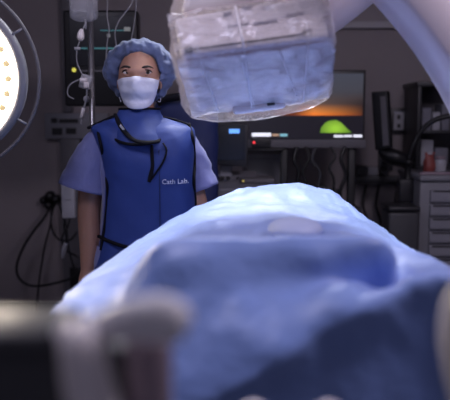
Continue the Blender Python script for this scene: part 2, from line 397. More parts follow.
# ------------------------------------------------------------------ C-arm with bagged detector
t = thing('c_arm', 'pale curved x-ray C-arm with a plastic-wrapped detector hanging above the table', 'x-ray machine', (0.95, 1.95, 0))
CY = 1.78
CF = CY - .20
cc = P(63, 313, CY); cc.y = CF
dist = lambda p: math.hypot(p.x - cc.x, p.z - cc.z)
Rin = dist(P(412, 50, CY)); Rout = max(dist(P(462, -6, CF)), Rin + .07)
rings_ = []
for i in range(61):
    a = math.radians(78 - i * 2.05)
    u = Vector((math.cos(a), 0, math.sin(a)))
    rings_.append([cc + u * Rin + Vector((0, 0.006, 0)), cc + u * (Rin + .01) - Vector((0, .0, 0)),
                   cc + u * (Rout - .012), cc + u * Rout + Vector((0, .012, 0)),
                   cc + u * Rout + Vector((0, .20, 0)), cc + u * (Rout - .012) + Vector((0, .212, 0)),
                   cc + u * (Rin + .01) + Vector((0, .212, 0)), cc + u * Rin + Vector((0, .2, 0))])
bm = loft(rings_, None, True, True)
arc = obj('arc', bm, M['offwhite'], t)
# inner guide strip recessed on the arc's camera side
# base that carries the arc
bx_ = cc.x + Rout
obj('base', box((bx_ + .30, CY - .1, .09), (.62, .56, .18), None, .04, 3), M['lightgrey'], t)
obj('pillar', box((bx_ + .26, CY - .1, .60), (.30, .30, 1.0), None, .05, 3), M['offwhite'], t)
obj('arc_carriage', box((bx_ + .06, CY - .1, .95), (.30, .26, .34), None, .04, 3), M['lightgrey'], t)
a = math.radians(78 - 60 * 2.05)
u = Vector((math.cos(a), 0, math.sin(a)))
obj('tube_housing', box(cc + u * (Rin - .02) + Vector((0, .1, 0.02)), (.34, .28, .22), Matrix.Rotation(math.radians(20), 3, 'Y'), .05, 3), M['offwhite'], t)
# mount between detector and arc
obj('detector_mount', tube([P(285, 26, 2.02), P(314, 10, 2.0), P(352, -20, 1.96), P(392, -58, 1.90)], [.075, .085, .085, .08], 28, 6), M['offwhite'], t)
# detector head: a local frame, x right, y into the head, z up the front face
TL, TR = P(173, 18, 1.70), P(321, -6, 1.70)      # top of front face
FL, FR = P(181, 56, 1.64), P(329, 36, 1.64)      # lower edge of front face
BL, BR = P(197, 113, 2.02), P(324, 96, 2.02)     # far edge of the underside
up_ = (TL - FL)
def quadblock(f0, f1, f2, f3, b0, b1, b2, b3, bev, seg=3):
    b = bmesh.new(); v = [b.verts.new(p) for p in (f0, f1, f2, f3, b0, b1, b2, b3)]
    for f in ((0, 1, 2, 3), (4, 7, 6, 5), (0, 4, 5, 1), (1, 5, 6, 2), (2, 6, 7, 3), (3, 7, 4, 0)): b.faces.new([v[i] for i in f])
    bmesh.ops.recalc_face_normals(b, faces=b.faces)
    bmesh.ops.bevel(b, geom=list(b.edges), offset=bev, segments=seg, affect='EDGES', profile=0.6)
    return b
back = Vector((0, .36, .02))
nrm_face = (BL - FL).cross(FR - FL).normalized()
if nrm_face.y > 0: nrm_face = -nrm_face
thick = -nrm_face * 0.10
bm = quadblock(FL, FR, TR, TL, BL, BR, BR + Vector((0, .02, .14)), BL + Vector((0, .02, .14)), .014)
dh = obj('detector_head', bm, M['white'], t)
# upper block set back on top of the head
tb = quadblock(P(180, 14, 1.72), P(318, -8, 1.72), P(312, -40, 1.74), P(190, -22, 1.74), P(182, 24, 2.02), P(316, 4, 2.02), P(312, -40, 2.02), P(190, -20, 2.02), .02)
obj('upper_housing', tb, M['white'], dh)
def on_under(u, v, lift=0.003):   # point on the underside
    return (FL.lerp(FR, u)).lerp(BL.lerp(BR, u), v) + nrm_face * lift
def on_front(u, v, lift=0.003):
    n = (FR - FL).cross(TL - FL).normalized()
    if n.y > 0: n = -n
    return (FL.lerp(FR, u)).lerp(TL.lerp(TR, u), v) + n * lift
def slab(f, u0, v0, u1, v1, th, bev=0.0):
    A = [f(u0, v0, th), f(u1, v0, th), f(u1, v1, th), f(u0, v1, th)]; B = [f(u0, v0, -.004), f(u1, v0, -.004), f(u1, v1, -.004), f(u0, v1, -.004)]
    b = bmesh.new(); v = [b.verts.new(p) for p in A + B]
    for g in ((0, 1, 2, 3), (4, 7, 6, 5), (0, 4, 5, 1), (1, 5, 6, 2), (2, 6, 7, 3), (3, 7, 4, 0)): b.faces.new([v[i] for i in g])
    bmesh.ops.recalc_face_normals(b, faces=b.faces)
    if bev: bmesh.ops.bevel(b, geom=list(b.edges), offset=bev, segments=2, affect='EDGES')
    return b
obj('face_panel', slab(on_under, .03, .05, .97, .93, .006, .002), M['face_panel'], dh, False)
obj('slot', slab(on_front, .06, .10, .86, .135, .002), M['dark'], dh, False)
for u0, u1 in ((.03, .085), (.83, .89)):
    obj('catch', slab(on_front, u0, .06, u1, .19, .006, .001), M['dark'], dh, False)
# bumper tab at the far edge, with its dark sensor
c0 = on_under(.50, .98, .0)
obj('bumper', box(c0 + Vector((-.005, 0, .0)), (.15, .05, .045), Matrix.Rotation(math.radians(-7.5), 3, 'Y'), .012, 3), M['white'], dh)
obj('sensor', box(c0 + Vector((.028, -.028, .004)), (.022, .012, .020), Matrix.Rotation(math.radians(-7.5), 3, 'Y'), .002), M['dark'], dh)
for (u, v, a_, b_) in ((.36, .86, .05, .10), (.50, .95, .06, .09), (.42, .55, .14, .06), (.60, .52, .16, .07), (.80, .60, .12, .06), (.62, .88, .05, .07)):
    obj('key_marking', slab(on_front, u - a_ / 2, v - b_ / 2, u + a_ / 2, v + b_ / 2, .003, .001), M['key'], dh, False)
# clear bag over the head
def bagring(y, f):
    pass
prof = [P(169, 16, 1.66), P(171, 50, 1.60), P(178, 86, 1.72), P(191, 117, 2.00), P(238, 121, 2.02), P(282, 115, 2.02), P(327, 100, 2.02), P(334, 66, 1.76), P(335, 34, 1.60), P(329, 0, 1.66), P(320, -45, 1.72), P(250, -35, 1.70), P(186, -22, 1.70)]
ctr = sum(prof, Vector()) / len(prof)
pc = crv(prof + [prof[0]], 8)[:-1]
fr = []
def inset(k, y):  # front skin of the bag, pulled over the near edge of the head
    return [Vector((ctr.x + (p.x - ctr.x) * k, min(p.y + y, 2.085), ctr.z + (p.z - ctr.z) * k)) for p in pc]
bm = loft([inset(.86, .34), inset(.97, .22), inset(1.01, .10), inset(1.0, .0)])
# front skin: patches following front face and underside
def bagpt(u, s):
    if s < .42:
        v = 1 - s / .42; p = on_front(u, v, .013)
    else:
        v = (s - .42) / .58; p = on_under(u, v, .012)
    return p
nu, ns = 46, 40
G = [[bm.verts.new(bagpt(-.035 + 1.07 * i / nu, j / ns) + Vector((0, -.004 * math.sin(9 * i / nu + j * .4), .003 * math.sin(j * .8 + i * .15)))) for i in range(nu + 1)] for j in range(ns + 1)]
for j in range(ns):
    for i in range(nu): bm.faces.new((G[j][i], G[j][i + 1], G[j + 1][i + 1], G[j + 1][i]))
wrinkle(bm, .006, 24, 2, (1, 1, 2))
for u_, s0, s1, du, rr_ in ((.42, .02, .97, .01, .0022), (.40, .5, .96, .05, .0014), (.86, .3, .98, -.03, .0016), (.12, .35, .95, .05, .0016), (.66, .45, .9, .12, .0012)):
    cr_ = tube([bagpt(u_ + du * k / 5, s0 + (s1 - s0) * k / 5) + Vector((0, -.006, -.001)) for k in range(6)], rr_, 6, 6)
    for f in cr_.faces: f.material_index = 1
    merge(bm, cr_)
obj('plastic_bag', bm, [M['film'], M['knobwhite']], dh)['label'] = 'clear wrinkled plastic bag'

# ------------------------------------------------------------------ operating lamp at left
LY = 2.2
lc = P(-60, 77, LY); k = LY / 700 * .97
ax = Vector((0.12, -1, -0.06)).normalized()
t = thing('surgical_lamp', 'large round operating lamp glowing white at the left edge', 'operating lamp', lc)
def disc(c, ax, prof_, seg=72):   # prof: (radius, height along axis)
    u = ax.orthogonal().normalized(); v = ax.cross(u); rs = []
    for r, h in prof_:
        rs.append([c + ax * h + (u * math.cos(2 * PI * i / seg) + v * math.sin(2 * PI * i / seg)) * r for i in range(seg)])
    return loft(rs, None, True, True)
obj('lamp_head', disc(lc, ax, [(.05, -.13), (77 * k * .8, -.10), (85 * k, -.05), (86 * k, .0), (82 * k, .018), (78 * k, .012), (77 * k, .0), (.02, -.004)]), M['grey'], t)
lf = obj('light_face', disc(lc, ax, [(.01, .002), (76.5 * k, .002), (77 * k, .004), (76 * k, .007), (.01, .008)]), M['led'], t)
uu = ax.orthogonal().normalized(); vv = ax.cross(uu)
for rad, nn in ((68, 28), (50, 20), (32, 12)):
    for i in range(nn):
        a = 2 * PI * (i + .4) / nn
        if True:
            c = lc + ax * .009 + (uu * math.cos(a) + vv * math.sin(a)) * rad * k
            if c.x > P(-6, 77, LY).x:
                obj('lens', disc(c, ax, [(.002, -.001), (.0105, -.001), (.0105, .003), (.002, .004)], 12), M['ledspot'], lf)
bm = ring(lc, ax, 98.5 * k, .0055, 96, 10)
obj('handle_ring', bm, M['midgrey'], t)
for i in range(6):
    a = math.radians(30 + 60 * i)
    # spoke direction built in the lamp plane from world x / z
    dx = Vector((math.cos(a), 0, math.sin(a))); dx = (dx - ax * dx.dot(ax)).normalized()
    obj('spoke', tube([lc + dx * 84 * k, lc + dx * 97 * k], [.004, .004], 8, 1), M['grey'], t)
obj('handle', tube([lc + ax * .0, lc + ax * .08, lc + ax * .14], [.02, .018, .016], 16, 4), M['white'], t)
obj('lamp_arm', tube([lc - ax * .12, lc - ax * .22 + Vector((-.1, 0, .15)), Vector((lc.x - .25, LY + .30, 2.3)), Vector((lc.x - .25, LY + .30, 2.80))], [.03, .03, .028, .03], 16, 6), M['grey'], t)

# ------------------------------------------------------------------ the woman
WX = P(143, 200, 2.6).x; W0 = 2.6
def W(px, py, dy=0.0): return P(px, py, W0 + dy)
who = thing('person', 'person in bouffant cap, face mask and blue apron standing behind the draped table', 'person', (WX, W0, 0))
bm = nb()
def limb(pts, rr_, seg=16): tube(pts, rr_, seg, 5, bm)
HX = W(139.5, 80).x; HZ = W(139, 78).z
# torso
ts = []
for z, cx, a, b in ((.78, WX, .15, .10), (.86, WX, .168, .115), (.95, WX, .155, .105), (1.05, WX, .128, .092), (1.15, WX, .132, .098), (1.24, WX, .150, .105), (1.31, WX, .155, .092), (1.355, WX - .004, .13, .07), (1.39, WX - .008, .07, .055)):
    ts.append(ell((cx, W0, z), a, b, 28))
loft(smooth_rows(ts, 3), bm, True, True)
limb([(WX - .008, W0 + .015, 1.36), (HX, W0 + .01, 1.43), (HX, W0 + .005, 1.52)], [.058, .05, .052])
# arms (image left arm hangs, image right arm hangs slightly forward)
LA = [W(103, 138, .02), W(93, 172, .02), W(89, 212, .01), W(90, 240, -.01), W(88, 272, -.03)]
RA = [W(178, 138, .03), W(186, 170, .04), W(197, 208, .04), W(196, 240, .01), W(189, 272, -.05)]
for A in (LA, RA):
    limb(A, [.056, .049, .043, .041, .027])
    s = -1 if A is LA else 1
    wr = A[-1]; d = (A[-1] - A[-2]).normalized()
    palm = wr + d * .05
    limb([wr - d * .01, wr + d * .03, wr + d * .085], [.027, .034, .031], 12)
    side = Vector((0, 1, 0))
    for k_, (off, L) in enumerate(((-.026, .068), (-.009, .078), (.009, .073), (.025, .056))):
        b0 = wr + d * .075 + side * off; inw = Vector((-s * .35, 0, 0))
        limb([b0, b0 + d * L * .45, b0 + d * L * .78 + inw * .02, b0 + d * L * .98 + inw * .05], [.0095, .009, .0085, .0075], 8)
    tb_ = wr + d * .025 - side * .025
    limb([tb_, tb_ + d * .03 - side * .018, tb_ + d * .062 - side * .022], [.012, .0105, .009], 8)
# legs
for s in (-1, 1):
    limb([(WX + s * .085, W0, .88), (WX + s * .09, W0 - .005, .66), (WX + s * .09, W0, .47), (WX + s * .09, W0 + .02, .32), (WX + s * .09, W0 + .025, .09)], [.092, .078, .057, .055, .036])
    limb([(WX + s * .09, W0 + .045, .05), (WX + s * .092, W0 - .03, .045), (WX + s * .098, W0 - .14, .03)], [.036, .038, .028])
# head
hb = bmesh.new(); bmesh.ops.create_uvsphere(hb, u_segments=64, v_segments=48, radius=1)
for v in hb.verts:
    x, y, z = v.co
    X = x * .074; Y = y * .092; Z = z * .115
    if z < 0:
        X *= 1 - .30 * (-z) ** 1.3; Y *= 1 - .12 * (-z) ** 2
        if y < 0: Y *= 1.0
    if y > 0 and z < -.2: Y *= 1 - .55 * min(1, (-z - .2))
    if y < 0:   # face: flatten, sockets, nose, cheeks
        f = -y
        Y *= .96
        for sx in (-1, 1):
            dd = ((X - sx * .031) / .017) ** 2 + ((Z - .004) / .012) ** 2
            Y += .011 * math.exp(-dd) * f
            dd = ((X - sx * .038) / .022) ** 2 + ((Z + .035) / .022) ** 2
            Y -= .006 * math.exp(-dd)
        Y -= .010 * math.exp(-((X) / .008) ** 2 - ((Z + .012) / .020) ** 2)
        Y -= .024 * math.exp(-((X) / .012) ** 2 - ((Z + .036) / .014) ** 2)
        Y -= .006 * math.exp(-((Z - .026) / .012) ** 2 - (X / .05) ** 2)
        Y -= .007 * math.exp(-((Z + .068) / .010) ** 2 - (X / .024) ** 2)
        Y -= .010 * math.exp(-((Z + .098) / .014) ** 2 - (X / .022) ** 2)
    v.co = Vector((HX + X, W0 - .012 + Y, HZ - .004 + Z))
merge(bm, hb)
for s in (-1, 1): ball((HX + s * .076, W0 + .0, HZ - .015), (.009, .018, .031), 12, bm)
me = bpy.data.meshes.new('b'); bm.to_mesh(me); bm.free(); tmp = bpy.data.objects.new('b', me); C.objects.link(tmp)
md = tmp.modifiers.new('r', 'REMESH'); md.mode = 'VOXEL'; md.voxel_size = .005; md.use_smooth_shade = True
md = tmp.modifiers.new('s', 'SMOOTH'); md.factor = .5; md.iterations = 3
dg = bpy.context.evaluated_depsgraph_get(); dg.update()
me2 = bpy.data.meshes.new_from_object(tmp.evaluated_get(dg)); bpy.data.objects.remove(tmp)
bb = bmesh.new(); bb.from_mesh(me2)
body = obj('body', bb, M['skin'], who)
# eyes, lids, brows
EY = W0 - .092
for s, ex in ((-1, W(130, 72.5).x), (1, W(149.5, 72.5).x)):
    ez = W(139, 74.2).z
    e = obj('eye', ball((ex, EY + .0155, ez), (.0150, .0125, .0072), 20), M['eye'], who)
    obj('iris', ball((ex + .003, EY + .0055, ez + .0012), (.0068, .004, .0062), 14), M['iris'], e)
    lid = [(ex - s * .0175, EY + .014, ez - .002), (ex - s * .009, EY + .004, ez + .0072), (ex + s * .001, EY + .002, ez + .0100), (ex + s * .010, EY + .006, ez + .0078), (ex + s * .018, EY + .015, ez + .001)]
    obj('eyelashes', tube(lid, [.0010, .0022, .0026, .0026, .0012], 8, 5), M['brow'], who)
    obj('upper_eyelid', tube([Vector(p) + Vector((0, .001, .0045)) for p in lid], [.002, .0045, .005, .0045, .002], 10, 5), M['skin'], who)
    obj('lower_eyelid', tube([(ex - s * .016, EY + .013, ez - .003), (ex, EY + .005, ez - .0098), (ex + s * .016, EY + .013, ez - .001)], [.0015, .003, .0015], 8, 6), M['skin'], who)
    bz = W(139, 69.3).z
    obj('eyebrow', tube([(ex - s * .019, EY + .000, bz - .002), (ex - s * .006, EY - .003, bz + .0025), (ex + s * .009, EY + .001, bz + .0035), (ex + s * .023, EY + .013, bz - .002)], [.0022, .0040, .0036, .0012], 8, 5, None, 1.0), M['brow'], who)
# hair under the cap
hb = bmesh.new(); bmesh.ops.create_uvsphere(hb, u_segments=40, v_segments=28, radius=1)
for v in list(hb.verts):
    x, y, z = v.co
    v.co = Vector((HX + x * .084, W0 + .006 + y * .098, HZ + .006 + z * .114))
dele = [v for v in hb.verts if (v.co.y < W0 - .024 and v.co.z < HZ + .10) or v.co.z < HZ - .055]
bmesh.ops.delete(hb, geom=dele, context='VERTS')
obj('hair', hb, M['hair'], who)
# bouffant cap: rings from the face opening backwards, gathered
crow = []
CZ = W(139, 71).z
ncap = 120
spec = [ # (y, centre x px, centre z px, half width px, half height px, pleat)
    (-.066, 140.5, 75, 19.5, 21.0, .0), (-.072, 140.2, 74, 22.0, 22.5, .010), (-.066, 140, 73, 27.5, 26.5, .018), (-.050, 139.5, 72, 32.5, 29.5, .018),
    (-.020, 139, 71.5, 35.5, 31.0, .016), (.030, 139, 71.5, 36.0, 31.5, .014), (.075, 139, 71, 33, 29.5, .014), (.115, 139, 71, 26, 24, .014), (.140, 139, 71, 15, 14, .012), (.147, 139, 71, 2, 2, 0)]
for (y, cx, cy, a, b, pl) in spec:
    c = W(cx, cy); r_ = []
    for i in range(ncap):
        th = 2 * PI * i / ncap
        g = 1 + pl * math.sin(th * 20 + 2 * math.sin(th * 3)) + 1.3 * pl * noise.noise(Vector((math.cos(th) * 3, math.sin(th) * 3, y * 20)))
        rx = a * g / 269.0; rz = b * g / 269.0
        x_ = rx * math.cos(th); z_ = rz * math.sin(th)
        if z_ < 0: x_ *= 1 - .10 * (-z_ / rz)
        yy = y + (.06 * max(0, -math.sin(th)) + .040 * abs(math.cos(th)) ** 2) * max(0, min(1, (-y + .03) / .09)) 
        r_.append(Vector((c.x + x_, W0 + yy, c.z + z_)))
    crow.append(r_)
bm = loft(smooth_rows(crow, 5)); wrinkle(bm, .006, 26, 4); wrinkle(bm, .003, 60, 9)
cap = obj('bouffant_cap', bm, M['cap'], who); solid(cap, .0012)
# forehead elastic
# face mask
bm = nb(); nu, nv = 40, 28; G = []
for j in range(nv + 1):
    v = j / nv; r_ = []
    for i in range(nu + 1):
        u = i / nu * 2 - 1
        th = u * math.radians(80)
        zc = W(139.5, 79.5 + 27 * v + (-1.6 * (1 - abs(u)) ** 2 * (1 - v)) + (3.0 * (1 - u * u)) * v * v - 7.5 * abs(u) ** 2.2 * max(0, v - .15) + 1.5 * abs(u) ** 2 * (1 - v)).z
        bul = .020 * math.sin(PI * min(1, v * 1.05 + .18)) 
        nose_ = .014 * math.exp(-(u / .22) ** 2) * math.exp(-((v - .22) / .28) ** 2)
        R = .072 - .004 * v
        x_ = R * 1.04 * math.sin(th) * (1 - .20 * v ** 1.6); y_ = -(.074 * math.cos(th) + bul * math.cos(th) + nose_) - .012
        pleat = .0022 * math.sin(v * PI * 5) * (1 - abs(u) ** 4)
        r_.append(bm.verts.new((HX + x_, W0 - .006 + y_ - pleat, zc)))
    G.append(r_)
for j in range(nv):
    for i in range(nu): bm.faces.new((G[j][i], G[j][i + 1], G[j + 1][i + 1], G[j + 1][i]))
wrinkle(bm, .0025, 35, 1)
mk = obj('face_mask', bm, M['mask'], who); solid(mk, .0015)
for s in (-1, 1):
    p0 = W(139.5 + s * 19.5, 80, -.03); p1 = W(139.5 + s * 18.5, 101, -.03)
    obj('ear_loop', tube([p0, p0 + Vector((s * .008, .035, .004)), W(139.5 + s * 21.5, 90, .03), p1 + Vector((s * .006, .03, 0)), p1], .0012, 6, 6), M['mask'], mk)
# scrub top (body and flared short sleeves)
ts = []
for z, a, b in ((.80, .182, .125), (.95, .168, .118), (1.08, .150, .108), (1.20, .158, .115), (1.30, .160, .10), (1.345, .125, .08), (1.375, .085, .062), (1.40, .062, .055)):
    ts.append(ell((WX, W0 + .004, z), a, b, 40, 2.3))
bm = loft(smooth_rows(ts, 4))
def sleeve(cs, bm):
    # cs: list of (px, py, dy, half width m, half depth m)
    rs = []
    for k_, (px, py, dy, a, b) in enumerate(cs):
        c = W(px, py, dy); n0 = W(*cs[max(0, k_ - 1)][:3]); n1 = W(*cs[min(len(cs) - 1, k_ + 1)][:3])
        d_ = (n1 - n0).normalized(); sx = d_.cross(Vector((0, 1, 0))).normalized(); sy = Vector((0, 1, 0))
        rs.append([c + sx * a * math.cos(2 * PI * i / 32) + sy * b * math.sin(2 * PI * i / 32) for i in range(32)])
    return loft(smooth_rows(rs, 5), bm)
sleeve([(122, 127, .02, .025, .03), (108, 135, .02, .048, .052), (97, 149, .01, .064, .060), (89, 170, .005, .080, .066), (84, 189, .0, .093, .070)], bm)
sleeve([(166, 127, .03, .025, .03), (178, 135, .04, .046, .05), (187, 150, .04, .056, .058), (194, 170, .04, .068, .062), (201, 189, .04, .078, .064)], bm)
wrinkle(bm, .010, 11, 2, (1.6, 1, .8)); wrinkle(bm, .004, 26, 6)
sc_ = obj('scrub_top', bm, M['scrub'], who); solid(sc_, .002)
# trousers, shoes
bm = nb()
for s in (-1, 1):
    rs = [ell((WX + s * x, W0 + y, z), a, b, 28) for x, y, z, a, b in ((.075, 0, .93, .10, .12), (.085, 0, .84, .106, .12), (.09, 0, .66, .095, .10), (.09, .005, .45, .085, .085), (.09, .015, .25, .08, .08), (.09, .02, .09, .078, .078))]
    loft(smooth_rows(rs, 4), bm)
wrinkle(bm, .006, 10, 8)
solid(obj('scrub_trousers', bm, M['scrub'], who), .002)
for s in (-1, 1):
    rs = []
    for y, a, z0, h in ((.085, .02, 0, .04), (.075, .036, 0, .07), (.03, .042, 0, .085), (-.03, .044, 0, .078), (-.10, .048, 0, .058), (-.15, .042, 0, .045), (-.175, .02, .0, .03)):
        rs.append([Vector((WX + s * .094 + a * math.cos(2 * PI * i / 24), W0 + y, z0 + h / 2 + h / 2 * math.sin(2 * PI * i / 24))) for i in range(24)])
    obj('shoe', loft(smooth_rows(rs, 3), None, True, True), M['shoe'], who)
# lead apron
ap = []
for py, cx, apx, b, y in ((330, 147, 62, .165, 0), (290, 147, 58, .155, 0), (250, 148.5, 51, .145, 0), (222, 150, 46.5, .135, 0), (190, 150.5, 44.5, .136, -.002), (165, 149.5, 45.5, .142, -.006), (148, 147.5, 47.5, .135, -.004), (135, 144.5, 50.5, .118, 0), (127, 142, 50, .100, .005), (122.5, 141, 40, .078, .010), (118.5, 140, 30, .066, .014), (115, 139.5, 20, .056, .016)):
    c = W(cx, py); ap.append(ell((c.x, W0 + y, c.z), apx / 269.0, b, 72, 2.5))
ap = smooth_rows(ap, 5); bm = loft(ap); wrinkle(bm, .005, 8, 11); wrinkle(bm, .002, 24, 12)
apo = obj('lead_apron', bm, M['apron'], who); solid(apo, .004)
AP = ap
def apsurf(px, py, lift=.004):
    """point on the apron's front under a pixel"""
    best = None
    for r_ in AP:
        for j in range(len(r_) // 2, len(r_) + 1):
            p = r_[j % len(r_)]
            q = W(px, py, p.y - W0)
            dd = (p.x - q.x) ** 2 + (p.z - q.z) ** 2
            if best is None or dd < best[0]: best = (dd, p)
    p = best[1]; q = W(px, py, p.y - W0)
    return Vector((q.x, p.y - lift, q.z))
def onap(pts, r, lift=.004, mt='binding', name='binding', parent=apo, flat=1.0):
    return obj(name, tube([apsurf(x, y, lift) for x, y in pts], r, 8, 8), M[mt], parent)
onap([(97, 124), (99, 136), (102, 150), (105, 165), (107, 182), (107.5, 200), (105, 225), (101, 250)], .0055)
onap([(189, 124), (192.5, 137), (194, 150), (194.5, 166), (194, 182), (195, 200), (197, 222)], .0065)
onap([(159, 150), (159.5, 175), (160, 205), (160, 240)], .0016, .002, 'navy', 'centre_seam')
onap([(99, 236), (112, 242), (128, 247), (150, 250)], .007, .006, 'binding', 'belt')
onap([(88, 128), (97, 124), (108, 119), (117, 115)], .006, .0, 'binding', 'shoulder_strap')
onap([(163, 117), (176, 120), (190, 125)], .004, .0, 'binding', 'shoulder_strap')
# thyroid collar
cl = []
for py, cx, apx, b, y, dz in ((109, 139.5, 20, .070, .004, .0), (115, 139.5, 21.5, .078, -.002, .008), (124, 140.5, 23.5, .090, -.014, .02), (133, 141, 25, .098, -.030, .03), (139, 142, 25.5, .100, -.042, .038)):
    c = W(cx, py); r_ = ell((c.x, W0 + y, c.z), apx / 269.0, b, 60)
    # the collar's lower edge dips at the front and rises to the back
    r_ = [Vector((p.x, p.y - .02 * (dz / .045), p.z + dz * (1 + (p.y - W0) / b) * .9)) for p in r_]
    cl.append(r_)
cl = smooth_rows(cl, 5); bm = loft(cl); wrinkle(bm, .003, 18, 3)
col = obj('thyroid_collar', bm, M['apron'], who); solid(col, .006)
obj('binding', ring_tube(cl[-1], .0055) if False else tube(cl[-1][:] + [cl[-1][0]], .0058, 8, 1), M['binding'], col)
obj('binding', tube(cl[0][:] + [cl[0][0]], .0045, 8, 1), M['binding'], col)
def fr_(px, py, dy): return W(px, py, dy)
obj('strap', tube([fr_(115, 114, -.062), fr_(119, 123, -.110), fr_(125, 132, -.148), fr_(134, 140, -.166), fr_(147, 142.5, -.168), fr_(160, 141, -.158)], [.006, .009, .010, .009, .010, .007], 10, 6, None, .55), M['binding'], col)
obj('buckle', box(fr_(122, 127.5, -.146), (.022, .006, .008), Matrix.Rotation(math.radians(50), 3, 'Y'), .002), M['lightgrey'], col)
obj('strap', tube([fr_(152, 145, -.146), fr_(152, 155, -.150), fr_(152.5, 166, -.150), fr_(150.5, 176, -.150), fr_(149, 182, -.148)], [.005, .006, .006, .007, .006], 8, 6, None, .6), M['binding'], col)
obj('strap', tube([fr_(163, 143, -.135), fr_(166.5, 150, -.142), fr_(164, 160, -.148), fr_(158, 170, -.150), fr_(151, 180, -.150)], [.004, .0045, .0045, .0045, .004], 8, 6, None, .6), M['binding'], col)
# lettering on the chest
fc = bpy.data.curves.new('f', 'FONT'); fc.body = 'Cath Lab.'; fc.size = .040; fc.extrude = .0008; fc.offset = .0006; fc.align_x = 'CENTER'
fo = bpy.data.objects.new('f', fc); C.objects.link(fo); dg = bpy.context.evaluated_depsgraph_get(); dg.update()
fm = bpy.data.meshes.new_from_object(fo.evaluated_get(dg)); bpy.data.objects.remove(fo)
fb = bmesh.new(); fb.from_mesh(fm)
tc_ = apsurf(175.5, 183.5, .006); w_ = max(v.co.x for v in fb.verts) - min(v.co.x for v in fb.verts)
kx = (24.5 / 269) / w_
for v in fb.verts:
    X = tc_.x + v.co.x * kx; Z = tc_.z + v.co.y * kx * 1.0
    n_ = apsurf(175.5 + v.co.x * kx * 269, 181, .0085)
    v.co = Vector((X, n_.y - v.co.z, Z))
obj('lettering', fb, M['letter'], apo, False)['label'] = 'pale lettering reading Cath Lab.'

# ------------------------------------------------------------------ navy apron hung behind her shoulder
t = thing('garment_stand', 'steel upright stand behind the masked woman carrying a dark blue garment', 'stand', (P(186, 110, 3.05).x, 3.05, 0))
sx_ = t.location.x
obj('pole', cyl((sx_, 3.05, .03), (sx_, 3.05, P(186, 97, 3.05).z + .0), .011), M['steel'], t)
obj('crossbar', cyl(P(158, 101, 3.05), P(214, 101, 3.05), .009), M['steel'], t)
obj('base', cyl((sx_, 3.05, 0), (sx_, 3.05, .03), .11, 32), M['darkgrey'], t)
rs = []
for px, py, b in ((0, 99.5, .016), (0, 104, .045), (0, 112, .06), (0, 125, .065), (0, 150, .07), (0, 200, .07), (0, 235, .07)):
    c = P(186, py, 3.05); rs.append(ell((c.x, 3.05, c.z), (27 if py < 103 else 31 if py < 115 else 32) * 3.05 / 700, b, 40, 3))
bm = loft(smooth_rows(rs, 4), None, True, False); wrinkle(bm, .01, 9, 5)
hg = obj('hanging_apron', bm, M['navy']); solid(hg, .004)
tag(hg, 'dark blue padded apron with black top edge hanging behind the masked woman', 'apron')
obj('binding', tube([P(157, 103, 2.99), P(166, 98.5, 2.99), P(184, 96.5, 2.99), P(206, 98.5, 2.99), P(217, 104, 2.99)], .016, 8, 6), M['binding'], hg)

# ------------------------------------------------------------------ IV stand, bag and lines
IY = 3.0
ix = P(92, 100, IY).x
t = thing('iv_stand', 'slim steel drip stand behind the masked woman', 'drip stand', (ix, IY, 0))
obj('pole', cyl((ix, IY, .04), (ix, IY, 2.12), .0125), M['steel'], t)
obj('hub', cyl((ix, IY, .05), (ix, IY, .12), .03), M['darkgrey'], t)
for i in range(5):
    a = 2 * PI * i / 5 + .3; e = Vector((ix + .26 * math.cos(a), IY + .26 * math.sin(a), .06))
    lg = obj('leg', tube([(ix, IY, .09), e], [.014, .010], 10, 1), M['steel'], t)
    obj('castor', cyl(e + Vector((0, -.012, -.03)), e + Vector((0, .012, -.03)), .029, 16), M['darkgrey'], lg)
for i in range(4):
    a = PI * i / 2 + PI; d_ = Vector((math.cos(a), math.sin(a), 0))
    b0 = Vector((ix, IY, 2.10))
    obj('hook', tube([b0, b0 + d_ * .05 + Vector((0, 0, .01)), b0 + d_ * .085 + Vector((0, 0, -.005)), b0 + d_ * .10 + Vector((0, 0, .02))], .004, 8, 5), M['steel'], t)
obj('line_clamp', box(P(86, 82, IY - .02), (.05, .03, .06), Matrix.Rotation(.3, 3, 'Y'), .008), M['lightgrey'], t)
obj('clamp_knob', ball(P(86.5, 99, IY - .03), (.014, .014, .014), 14), M['lightgrey'], t)

def ivbag(px0, px1, pyt, pyb, Y, label, grp=None):
    a = P(px0, pyb, Y); b = P(px1, pyt, Y); cx = (a.x + b.x) / 2; hw = (b.x - a.x) / 2
    rs = []
    for f, wd, th in ((0, .5, .004), (.05, .92, .018), (.2, 1.0, .032), (.6, 1.0, .024), (.85, .95, .012), (.95, .9, .004), (1, .7, .003)):
        rs.append(ell((cx, Y, a.z + (b.z - a.z) * f), hw * wd, th, 32, 3.2))
    bm = loft(smooth_rows(rs, 4), None, True, True); wrinkle(bm, .003, 25, 2)
    o = thing('iv_bag', label, 'iv bag', (cx, Y, a.z), grp)
    obj('bag', bm, M['fluid'], o)
    obj('port', cyl((cx + hw * .1, Y, a.z - .03), (cx + hw * .1, Y, a.z + .01), .005, 12), M['tube'], o)
    obj('hanging_tab', cyl((cx, Y, b.z - .01), (cx, Y, b.z + .03), .006, 10), M['tube'], o)
    return o
ivbag(70, 97, -42, 21.5, IY - .055, 'clear drip bag hanging on the drip stand at the top of the photo')
t = thing('drip_line', 'clear drip line with a pale chamber looping below the drip bag', 'tubing', P(82, 100, IY - .06))
tl = obj('tubing', tube([P(85, 24, IY - .06), P(82, 32, IY - .07), P(80, 40, IY - .07), P(77, 50, IY - .07), P(77, 62, IY - .06), P(81, 72, IY - .06), P(85, 80, IY - .06), P(78, 80, IY - .06), P(69, 86, IY - .06), P(68, 95, IY - .05), P(74, 99, IY - .05)], .0028, 8, 8), M['tube'], t)
